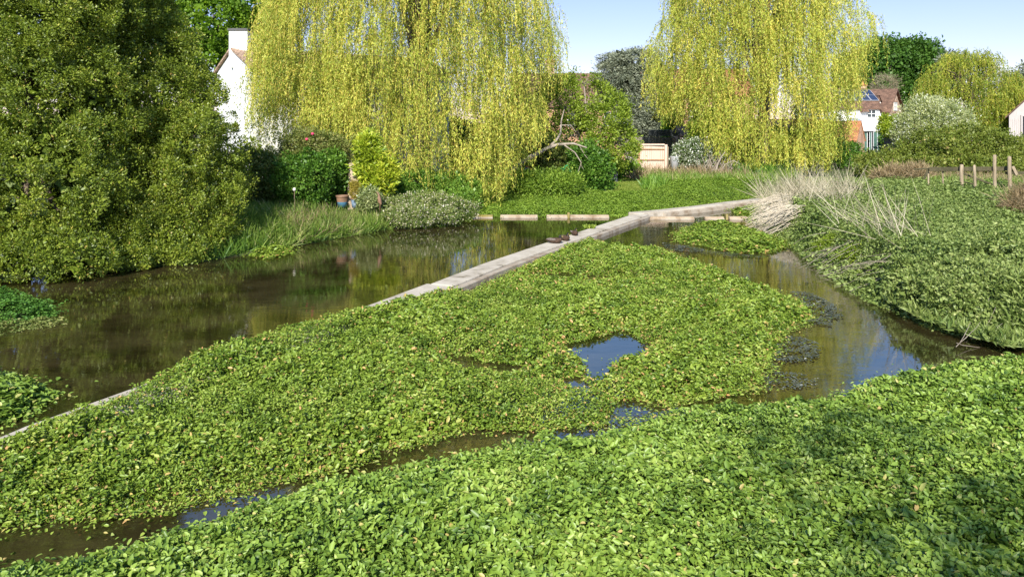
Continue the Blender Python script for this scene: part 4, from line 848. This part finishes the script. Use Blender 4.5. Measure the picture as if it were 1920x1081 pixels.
# white lean-to glimpsed through the willow
C = (X(950, 47), 47.0); hl = root('white_cottage', (*C, .5), 'small white cottage gable glimpsed through the right edge of the left willow', 'cottage')
gabled(hl, C, (1, 0), 2.1, (0, 1), 4, .3, Z(222, 47), Z(201, 47), 'white', 'tile_brown', .1, .08, .05)
window(hl, (C[0] + .6, 47 - .003, 2.3), (1, 0, 0), .8, .9, nrm_=(0, -1, 0))
# pink brick house behind the shed
C = (X(1185, 66), 66.0); hp = root('pink_brick_house', (*C, .5), 'orange-pink brick house showing between the cedar and the right willow', 'house')
A5, B5, m5, d15, d25, rf = gabled(hp, (C[0], 66), (0, 1), 7, (1, 0), 11, .4, Z(178, 66), Z(132, 69.5), 'brick_pink', 'tile_orange')
for t in (1.5, 5, 8.4): window(hp, A5 + d25 * t + Vector((0, 0, 3.6)), d25, 1.1, 1.1, nrm_=(0, -1, 0))
# low tiled outbuilding behind the right willow
C = (X(1395, 60), 60.0); ho = root('tiled_outbuilding', (*C, .5), 'long low outbuilding with orange tiles and white fascia behind the right willow', 'outbuilding')
gabled(ho, C, (0, 1), 4.5, (1, 0), 7.8, .4, Z(248, 60), Z(226, 62), 'brick', 'tile_orange', .3)
mb = MB(); mb.box(C[0] - .1, C[0] + 7.9, 60 - .34, 60 - .31, Z(250, 60) - .12, Z(250, 60) + .06); mb.build('fascia', M['white_wood'], ho)
# brick outbuilding by the willow
Yq = 53.0; C = (X(1606, Yq), Yq); hq = root('brick_outbuilding', (*C, .5), 'narrow steep-roofed brick outbuilding beside the white house', 'outbuilding')
A3, B3, m3, d13, d23, rf = gabled(hq, (C[0], Yq), (.72, .7), 1.5, (-.7, .72), 4.5, .3, Z(262, Yq), Z(229, Yq), 'brick', 'tile_orange', .1, .08, .06)
# white house on the right
Yw = 76.0; w0, w1 = X(1538, Yw), X(1654, Yw); hh_ = root('white_house', (w0, Yw, .6), 'white house with solar panels on its tiled roof at the right', 'house')
gabled(hh_, (w0, Yw), (0, 1), 7, (1, 0), w1 - w0, .4, Z(203, Yw), Z(168, Yw + 3.5), 'white', 'tile_brown', .25, .12, .15)
zE, zR = Z(203, Yw), Z(168, Yw + 3.5); sd = Vector((0, 3.5, zR - zE)).normalized(); sn = Vector((0, -sd.z, sd.y))
for i in range(5):
    o_ = Vector((X(1583, Yw) + i * .82, Yw, zE)) + sd * 1.25 + sn * .2; T = Matrix.Translation(o_) @ Matrix((Vector((1, 0, 0)), sd, sn)).transposed().to_4x4()
    mb = MB(); mb.box(0, .78, 0, 2.3, 0, .04, T); p_ = mb.build('solar_panel', M['frame_grey'], hh_)
    mb = MB(); mb.box(.03, .75, .03, 1.13, .041, .045, T); mb.box(.03, .75, 1.16, 2.27, .041, .045, T); mb.build('cell', M['solar'], p_)
chimney(hh_, (X(1617, Yw + 4), Yw + 3.9), .55, .5, zR - .5, Z(161, Yw + 4), 'brick_pale', 'clay_pot', 1)
for px, w_, n_ in ((1625, .95, 2), (1596, .0, 0)):
    if w_: window(hh_, (X(px, Yw), Yw - .003, Z(221, Yw)), (1, 0, 0), w_, .85, n_, 2, nrm_=(0, -1, 0))
for px in (1611, 1648):      # small tiled hoods over the wall
    mb = MB()
    x0 = X(px, Yw); mb.poly([(x0, Yw - .02, Z(200, Yw)), (x0 + .7, Yw - .02, Z(200, Yw)), (x0 + .85, Yw - .5, Z(210, Yw)), (x0 + .15, Yw - .5, Z(210, Yw))]); mb.poly([(x0, Yw - .02, Z(200, Yw)), (x0 + .15, Yw - .5, Z(210, Yw)), (x0 + .1, Yw - .02, Z(212, Yw))]); mb.build('roof_hood', M['tile_brown'], hh_)

ex = root('white_extension', (X(1612, 73), 73.0, .6), 'flat-roofed white extension with dark folding glass doors', 'extension')
Ye = 73.0; xa, xb, xc, xd = X(1597, Ye), X(1622, Ye), X(1654, Ye), X(1667, Ye); zg, zt = Z(285, Ye), Z(246, Ye)
mb = MB(); mb.box(xa, xd - .02, Ye, Yw - .01, zt, Z(229, Ye)); mb.build('parapet', M['white'], ex, .02)
mb = MB(); mb.box(xc, xd, Ye + .01, Yw - .01, zg - .3, zt); mb.build('pier', M['white'], ex)
mb = MB(); mb.box(xa, xb - .2, Ye + .3, Yw - .02, zg - .3, zt); mb.build('pier', M['white'], ex)
mb = MB(); mb.box(xb - .2, xc, Ye + 2.2, Ye + 2.3, zg, zt); mb.build('back_wall', M['wood_dark'], ex)
for i, (a, b) in enumerate(((0, .22), (.3, .45), (.5, .98))):
    window(ex, (xb + (xc - xb) * a, Ye + .32 - .1 * i, zg), (1, 0, 0), (xc - xb) * (b - a), zt - zg - .02, 1 if i < 2 else 2, 1, nrm_=(0, -1, 0), fm='white_wood' if i == 0 else 'frame_grey', gm='glass_green', name='folding_door', fr=.05)
mb = MB(); mb.poly([(X(1600, 72.6), 72.6 + .5, Z(229, 73) + .04), (X(1625, 73), 73.5, Z(229, 73) + .04), (X(1619, 74), 75, Z(229, 73) + .4), (X(1598, 74), 75, Z(229, 73) + .4)]); mb.build('rooflight', M['lead'], ex)
tw_ = MB(); tw_.box(X(1634, 71), X(1686, 71), 71, 71.3, .3, Z(286, 71)); tr_ = root('terrace_wall', (X(1634, 71), 71, .3), 'low orange brick terrace wall below the glass doors', 'wall'); tw_.build('brickwork', M['brick_pink'], tr_)
mb = MB(); mb.box(X(1633, 71), X(1687, 71), 70.94, 71.36, Z(286, 71) + .002, Z(283.5, 71)); mb.build('coping', M['concrete'], tr_)
# brick house behind it
d1v, d2v = (.64, .77), (-.77, .64); Yr = 82.0; C = (X(1665, Yr), Yr)
hr = root('brick_house', (*C, .6), 'old brick house with a steep brown roof and one white gable window', 'house')
A4, B4, m4, d14, d24, rf = gabled(hr, C, d1v, 6.6, d2v, 9, .4, Z(208, Yr), Z(169, Yr + 2.5), 'brick_pale', 'tile_brown', .3, .14, .3)
gn = Vector((.77, -.64, 0)); window(hr, A4 + d14 * 2.55 + gn * .003 + Vector((0, 0, Z(207, Yr))), d14, 1.5, .95, 3, 2, nrm_=gn)
for za in (Z(209, Yr) - .12, Z(190, Yr)):
    mb = MB(); mb.box(0, 1.9, .0, .04, za, za + .14, Matrix.Translation(A4 + d14 * 2.35) @ Matrix((d14, gn, Vector((0, 0, 1)))).transposed().to_4x4()); mb.build('brick_band', M['brick'], hr)
mb = MB(); mb.box(0, 6.6, 0, .05, Z(224, Yr), Z(222, Yr), Matrix.Translation(A4) @ Matrix((d14, gn, Vector((0, 0, 1)))).transposed().to_4x4()); mb.build('brick_band', M['brick'], hr)
# dormer
dx, dy = X(1649, 80), 80.6; dm = MB(); zb_, zt_ = Z(207, 80.6), Z(191, 80.6); ww = X(1656.5, 80) - dx
dm.box(dx, dx + ww, dy, dy + 3, zb_, zt_); do = dm.build('dormer', M['white'], hr)
window(do, (dx + .05, dy - .003, zb_ + .05), (1, 0, 0), ww - .1, zt_ - zb_ - .1, 2, 2, nrm_=(0, -1, 0), fr=.04, bar=.03) if False else None
mb = MB(); ap = (dx + ww / 2, Z(178, 80.6)); 
for s in (-1, 1): mb.poly([(ap[0], dy - .15, ap[1]), (ap[0], dy + 3.2, ap[1]), (ap[0] + s * (ww / 2 + .12), dy + 3.2, zt_ - .05), (ap[0] + s * (ww / 2 + .12), dy - .15, zt_ - .05)])
mb.poly([(dx, dy - .05, zt_), (dx + ww, dy - .05, zt_), (ap[0], dy - .05, ap[1] - .06)]); mb.build('dormer_roof', M['tile_brown'], do)
mb = MB(); mb.box(dx + .07, dx + ww / 2 - .03, dy - .02, dy - .003, zb_ + .1, zt_ - .08); mb.box(dx + ww / 2 + .03, dx + ww - .07, dy - .02, dy - .003, zb_ + .1, zt_ - .08); mb.build('pane', M['lead'], do)
# dark shed / summer house beneath the silver bush
Yd = 64.0; C = (X(1690, Yd), Yd); ds = root('black_shed', (*C, .6), 'black timber shed half hidden behind the silver bush', 'shed')
gabled(ds, C, (1, 0), X(1745, Yd) - C[0], (0, 1), 3, .4, Z(254, Yd), Z(243, Yd), 'black', 'black', .15, .06, .1)
mb = MB(); mb.box(X(1712, Yd), X(1730, Yd), Yd - .03, Yd - .002, .6, Z(262, Yd)); mb.build('door', M['slate'], ds)
tree('copper_hedge', 'short reddish brown hedge on the terrace beside the white house', 'hedge', 69, [(1677, 268, 11, 13), (1683, 272, 8, 10), (1671, 272, 8, 12)], 160, 30, .12, .08, .22, 'copper', .04)
u_ = root('garden_urn', (X(1687, 70.6), 70.6, .6), 'small white stone urn at the end of the terrace wall', 'urn'); zu = Z(286, 70.6)
lathe('pedestal', [(.16, -1.0), (.16, .0), (.1, .04), (.09, .3), (.13, .34)], (X(1687, 70.6), 70.6, zu), M['white_wood'], u_)
lathe('bowl', [(.1, .345), (.22, .42), (.26, .52), (.22, .53), (.18, .45)], (X(1687, 70.6), 70.6, zu), M['white_wood'], u_)
# pale barn at the right edge
Yk = 66.0; C = (X(1892, Yk), Yk); bk = root('timber_barn', (*C, .6), 'grey weatherboarded barn with a pale gable at the right edge', 'barn')
gabled(bk, C, (1, 0), 5.0, (.68, 1), 8, .4, Z(216, Yk), Z(168, Yk), 'palewood', 'tile_brown', .35, .14, .3)
mb = MB(); mb.box(X(1916, Yk), X(1952, Yk), Yk - .04, Yk - .003, .6, Z(218, Yk)); mb.build('doorway', M['black'], bk)
mb = MB(); mb.box(X(1913, Yk), X(1916, Yk), Yk - .12, Yk - .005, .5, Z(216, Yk)); mb.build('door_post', M['palewood'], bk)
mb = MB()
for i in range(28): x = C[0] + .1 + i * .18; mb.box(x, x + .02, Yk - .025, Yk - .002, .5, Z(222, Yk) - .05)
mb.build('cover_strip', M['palewood'], bk)

# ------------------------------------------------------------------ garden structures
gw = root('garden_wall', (X(560, 28), 28.0, .5), 'old buff stone garden wall behind the roses and blue pots', 'wall')
mb = MB(); mb.box(X(500, 28), X(672, 28), 28, 28.3, .3, Z(293, 28)); mb.build('stonework', M['stone_wall'], gw, .02)
mb = MB(); mb.box(X(498, 28), X(674, 28), 27.94, 28.36, Z(293, 28) + .002, Z(289, 28)); mb.build('coping', M['stone_wall'], gw, .02)
mb = MB(); mb.box(X(652, 26.7), X(671, 26.7), 26.7, 27.95, .3, Z(306, 26.7)); mb.build('buttress', M['stone_wall'], gw, .02)
def pot(px, w, Y, ytop, ybot, mats_, label, plant=None):
    x, r = X(px, Y), w * Y / FX / 2; z0, z1 = Z(ybot, Y), Z(ytop, Y); h = z1 - z0; o = root('plant_pot', (x, Y, z0), label, 'plant pot')
    lathe('bowl', [(0, 0), (r * .68, 0), (r * .82, h * .45)], (x, Y, z0), mats_[0], o)
    lathe('glazed_band', [(r * .823, h * .452), (r * .93, h * .85)], (x, Y, z0), mats_[1], o)
    lathe('rim', [(r * .935, h * .852), (r * 1.02, h * .87), (r * 1.02, h), (r * .88, h), (r * .86, h * .85)], (x, Y, z0), M['clay'], o)
    lathe('soil', [(0, h * .9), (r * .86, h * .9)], (x, Y, z0), M['soil'], o)
pot(642, 24, 25.2, 366, 388, (M['blue_glaze'], M['clay']), 'larger round pot, brown above and blue-glazed below, left of the pair')
pot(666, 17, 25.2, 371, 389, (M['blue_pale'], M['blue_pale']), 'smaller pale blue pot holding the little golden conifer')
tree('potted_conifer', 'little golden conifer growing in the pale blue pot', 'conifer', 25.2, [(667, 360, 7, 10), (665, 350, 4, 9)], 110, 34, .05, .014, .07, 'golden', .015, base=666)
gl = root('garden_light', (X(552, 24.6), 24.6, .5), 'white globe light on a thin stake among the bank grasses', 'garden light')
lathe('globe', [(0, -.06), (.04, -.045), (.06, 0), (.04, .045), (0, .06)], (X(552, 24.6), 24.6, Z(355, 24.6)), M['globe'], gl)
tubes('stake', [([(X(552, 24.6), 24.6, .4), (X(552, 24.6), 24.6, Z(358, 24.6))], [.01, .01])], M['wood'], gl, 6)
gs = root('garden_statue', (X(711, 24.9), 24.9, .5), 'small brown bird ornament beside the flowering shrub', 'statue'); c = Vector((X(711, 24.9), 24.9, Z(378, 24.9)))
tubes('bird_body', [([c + Vector((.06, 0, -.1)), c + Vector((.02, 0, 0)), c + Vector((0, 0, .12)), c + Vector((-.01, 0, .22)), c + Vector((-.05, 0, .3)), c + Vector((-.11, 0, .34))], [.03, .07, .06, .035, .025, .006])], M['clay'], gs)
tubes('bird_leg', [([c + Vector((.02, 0, -.3)), c + Vector((.03, 0, -.05))], [.01, .012])], M['clay'], gs, 6)
ps = MB(); q0 = P(717, 421, .02); ps.box(-.3, .3, -.09, .09, 0, .09, Matrix.Translation((q0[0], q0[1], .0)) @ Matrix.Rotation(.15, 4, 'Z')); tag(ps.build('stone_slab', M['concrete'], None, .02), 'small grey stone slab at the foot of the left bank', 'stone')

# timber fence panel
Yf = 43.5; fr_ = root('fence_panel', (X(1197, Yf), Yf, .4), 'pale new timber fence panel with framed boards', 'fence panel')
fx = lambda px: X(px, Yf); fz = lambda py: Z(py, Yf)
mb = MB(); n_ = 12
for i in range(n_):
    a = fx(1199) + (fx(1246) - fx(1199)) * i / n_; b = fx(1199) + (fx(1246) - fx(1199)) * (i + .93) / n_; mb.box(a, b, Yf + .02, Yf + .04, .4, fz(273 + i * .2))
mb.build('boards', M['panel'], fr_)
for px, w_, mt in ((1195, 5, 'panel_dark'), (1246, 5, 'panel')):
    mb = MB(); mb.box(fx(px), fx(px + w_), Yf - .06, Yf + .015, .3, fz(269 if px < 1200 else 271)); mb.build('post', M[mt], fr_)
for py, mt in ((271, 'panel'), (279, 'panel_dark'), (299, 'panel_dark')):
    mb = MB(); mb.box(fx(1200.2), fx(1245.8), Yf - .04, Yf + .015, fz(py + 1.6), fz(py - (1.5 if py == 271 else .2))); mb.build('rail', M[mt], fr_)
fr2 = root('fence_panel', (X(1178, 44.5), 44.5, .4), 'short greyish fence panel to the left of the pale one', 'fence panel')
mb = MB()
for i in range(6): x = X(1178, 44.5) + i * .115; mb.box(x, x + .105, 44.5, 44.53, .35, Z(292, 44.5) - .02 * i)
mb.build('boards', M['palewood'], fr2)
mb = MB(); mb.box(X(1178, 44.5), X(1199, 44.5), 44.45, 44.498, Z(302, 44.5), Z(299, 44.5)); mb.build('rail', M['greywood'], fr2)
# grey close-board fence behind, netted cage, shed
gf = root('board_fence', (X(1170, 52), 52, .5), 'tall grey board fence behind the netted cage', 'fence'); mb = MB()
for i in range(30): x = X(1172, 52) + i * .15; mb.box(x, x + .14, 52, 52.03, .4, Z(257, 52) - .015 * (i % 3))
mb.build('boards', M['greywood'], gf)
Yc = 49.0; cg = root('netted_cage', (X(1216, Yc), Yc, .5), 'black netted fruit cage behind the timber fence panel', 'fruit cage')
for px in (1217, 1245, 1273):
    for dy in (0, 2.4):
        mb = MB(); mb.box(X(px, Yc) - .03, X(px, Yc) + .03, Yc + dy, Yc + dy + .06, .4, Z(246, Yc)); mb.build('post', M['net'], cg)
mb = MB(); mb.box(X(1216, Yc), X(1274, Yc), Yc - .02, Yc + 2.5, Z(244, Yc) - .04, Z(244, Yc)); mb.box(X(1216, Yc), X(1274, Yc), Yc - .03, Yc - .02, Z(255, Yc), Z(244, Yc) - .041); mb.build('net_top', M['net'], cg)
mb = MB(); n_ = 26
for i in range(n_ + 1): x = X(1217, Yc) + (X(1273, Yc) - X(1217, Yc)) * i / n_; mb.box(x - .006, x + .006, Yc - .01, Yc, .5, Z(255, Yc))
for j in range(10): z = .7 + j * .2; mb.box(X(1217, Yc), X(1273, Yc), Yc - .018, Yc - .011, z, z + .01)
mb.build('net', M['net'], cg)
sd_ = root('garden_shed', (X(1274, 50.5), 50.5, .5), 'small brown shed with grey felt roof beside the netted cage', 'shed')
gabled(sd_, (X(1276, 50.5), 50.5), (0, 1), 2.4, (1, 0), 1.9, .4, Z(254, 50.5), Z(238, 51.7), 'greywood', 'felt', .12, .05, .08)
mb = MB(); mb.box(X(1277, 50.5), X(1325, 50.5), 50.47, 50.497, Z(256, 50.5), Z(253.5, 50.5)); mb.build('eaves_board', M['panel_dark'], sd_)
st = root('water_butt', (X(1265, 42.8), 42.8, .5), 'pale metal tub between the fence panel and the white blossom', 'tub'); zq = Z(305, 42.8)
lathe('tub', [(0, -.4), (.24, -.4), (.27, .35), (.29, .37), (.25, .37), (.23, .3), (0, .3)], (X(1265, 42.8), 42.8, zq), M['frame_grey'], st)
for px, py, lb in ((1252, 275, 'rust-brown garden stake beside the timber panel'), (1290, 322, 'short pale stake in the rough grass')):
    tag(tubes('garden_stake', [([(X(px, 42.6), 42.6, .3), (X(px + 1, 42.6), 42.6, Z(py, 42.6))], [.03, .025])], M['wood']), lb, 'stake')
# grey stick pile with arching cut stems
pths = []
for i in range(60):
    px = rnd.uniform(1312, 1372); a = rnd.uniform(-.5, .7); L = rnd.uniform(.7, 1.7); x = X(px, 41.5); y = 41.5 + rnd.uniform(-.4, .6)
    pths.append((wander((x, y, .4), (x + L * math.sin(a), y, .4 + L * math.cos(a)), 4, .08), [.03, .026, .02, .015, .007]))
pths.append(([(X(1338, 41), 41, .3), (X(1345, 41), 41, Z(310, 41)), (X(1352, 41), 41, Z(295, 41)), (X(1360, 41), 41, Z(284, 41))], [.05, .045, .035, .015]))
pths.append(([(X(1340, 40.8), 40.8, .4), (X(1360, 40.8), 40.8, Z(308, 40.8)), (X(1375, 40.8), 40.8, Z(301, 40.8)), (X(1388, 40.8), 40.8, Z(308, 40.8))], [.03, .03, .025, .012]))
tag(tubes('stick_pile', pths, M['bark_pale'], sides=5), 'tangle of grey cut stems and arching sticks below the right willow', 'stick pile')

# clutter under the bleached bough
Yg = 35.0; gc = root('garden_chair', (X(972, Yg), Yg, .9), 'white metal chair frame under the willow by the blue tub', 'chair'); zf_ = Z(330, Yg)
zc0 = zf_
def gp(px, py, dy=0): return (X(px, Yg + dy), Yg + dy, Z(py, Yg + dy))
tubes('frame', [([gp(966, 334), gp(967, 322), gp(970, 316), gp(974, 315, .2), gp(976, 320, .5), gp(978, 334, .5)], [.02] * 6), ([gp(979, 334), gp(978, 322), gp(977, 317)], [.02] * 3), ([gp(966, 323), gp(979, 323)], [.018] * 2)], M['white_wood'], gc, 6)
mb = MB(); mb.box(X(967, Yg), X(979, Yg), Yg, Yg + .4, Z(324, Yg) - .03, Z(324, Yg)); mb.build('seat', M['white_wood'], gc)
tb = root('blue_tub', (X(986, Yg), Yg, .9), 'deep blue tub beside the white chair frame', 'tub'); lathe('tub', [(0, -.2), (.13, -.2), (.17, .16), (.19, .18), (.16, .18), (.14, .1), (0, .1)], gp(985, 322), M['blue_plastic'], tb)
bl = root('white_basket', (X(990, Yg - .3), Yg - .3, .9), 'round off-white lid leaning on the blue tub', 'lid'); lathe('lid', [(0, .02), (.13, .03), (.16, 0), (.13, -.02), (0, -.03)], gp(988, 327, -.3), M['globe'], bl)
og = root('orange_pole', (X(993, Yg), Yg, 1.0), 'faded orange pole lying across the clutter by the blue tub', 'pole'); tubes('pole', [([gp(986, 312), gp(1004, 321)], [.035, .03])], M['orange_plastic'], og, 8)
og = root('terracotta_pot', (X(997, Yg), Yg, .9), 'small terracotta pot at the right end of the clutter', 'plant pot'); lathe('pot', [(0, -.12), (.08, -.12), (.12, .1), (.14, .11), (.14, .15), (.1, .15), (0, .12)], gp(997, 325), M['clay_pot'], og)
gr_ = root('garden_parasol', (X(1060, 35.5), 35.5, .6), 'dark green folded tripod of metal legs by the black compost bin', 'tripod'); Yg = 35.3
for a, b in (((1064, 309), (1050, 318)), ((1064, 309), (1054, 322)), ((1064, 309), (1069, 321))): tubes('leg', [([gp(*a), gp(*b)], [.03, .02])], M['green_plastic'], gr_, 6)
cb = root('compost_bin', (X(1068, 36), 36, .5), 'black compost bin in the shade under the bleached bough', 'compost bin')
lathe('bin_body', [(.36, 0), (.3, .75)], (X(1068, 36), 36, .55), M['black'], cb); lathe('lid', [(.31, .752), (.29, .82), (0, .86)], (X(1068, 36), 36, .55), M['grey_plastic'], cb)
for px, lb in ((1118, 'grey slatted crate at the left of the pair below the apple tree'), (1146, 'grey slatted crate at the right of the pair, by the low bushes')):
    cr = root('plastic_crate', (X(px, 39), 39, .5), lb, 'crate', 'grey slatted crates below the apple tree'); mb = MB()
    for j in range(5): mb.box(X(px, 39) - .28, X(px, 39) + .28, 39, 39.02, .5 + j * .13, .6 + j * .13)
    mb.build('slats', M['grey_plastic'], cr)
    for s in (-1, 1): mb = MB(); mb.box(X(px, 39) + s * .3 - .03, X(px, 39) + s * .3 + .03, 38.97, 39.4, .4, 1.2); mb.build('side', M['grey_plastic'], cr)

# post and rail fence on the right
Yp = 30.0; pf = root('post_fence', (X(1800, Yp), Yp, .8), 'weathered post and rail fence beyond the nettles', 'fence')
def jt(mb_):    # a slightly irregular look for the round posts
    return mb_
for px, py, w_, dy in ((1803, 308, .15, 0), (1828, 309, .11, -.3), (1865, 290, .14, 0), (1893, 293, .15, -.2), (1768, 314, .07, .6), (1741, 318, .07, .9)):
    y = Yp + dy; x = X(px, y); zt_ = Z(py, y)
    pts = [(x, y, .3), (x + .01, y, .9), (x - .01, y, zt_ - .4), (x + rnd.uniform(-.03, .03), y, zt_ - .015), (x, y, zt_)]
    tubes('post', [(pts, [w_ / 2, w_ / 2 * .98, w_ / 2 * .95, w_ / 2 * .9, .01])], M['wood'], pf, 9)
mb = MB(); mb.beam((X(1746, 30.6), 30.75, Z(317, 30.75)), (X(1803, 30.1), 30.14, Z(317, 30.1)), .05, .17); mb.beam((X(1803.2, 30.1), 30.15, Z(317, 30.1)), (X(1906, 30), 30.12, Z(316, 30.1)), .05, .17); mb.build('rail', M['wood_dark'], pf, .01)
mb = MB(); mb.beam((X(1806, 30.1), 30.2, Z(325, 30)), (X(1862, 30.1), 30.2, Z(346, 30)), .05, .07); mb.build('brace', M['wood_dark'], pf, .01)
mb = MB(); mb.beam((X(1808, 30.1), 30.27, Z(341, 30)), (X(1830, 30.1), 30.27, Z(346, 30)), .04, .05); mb.build('brace', M['wood_dark'], pf, .01)
mb = MB(); mb.beam((X(1885, 30), 30.0, Z(324, 30)), (X(1945, 30), 30.0, Z(324, 30)), .05, .11); mb.build('rail', M['wood_dark'], pf, .01)
mb = MB(); mb.beam((X(1897, 30), 29.95, Z(312, 30)), (X(1905, 30), 29.95, Z(328, 30)), .06, .12); mb.build('brace', M['wood'], pf, .01)
mb = MB(); mb.beam((X(1745, 30.7), 30.85, Z(316, 30.8)), (X(1736, 30.7), 30.85, Z(336, 30.8)), .05, .08); mb.build('brace', M['wood_dark'], pf, .01)
mb = MB(); mb.beam((X(1718, 31), 31.2, Z(318, 31)), (X(1745, 31), 30.8, Z(315, 31)), .04, .06); mb.build('rail', M['wood_dark'], pf, .01)
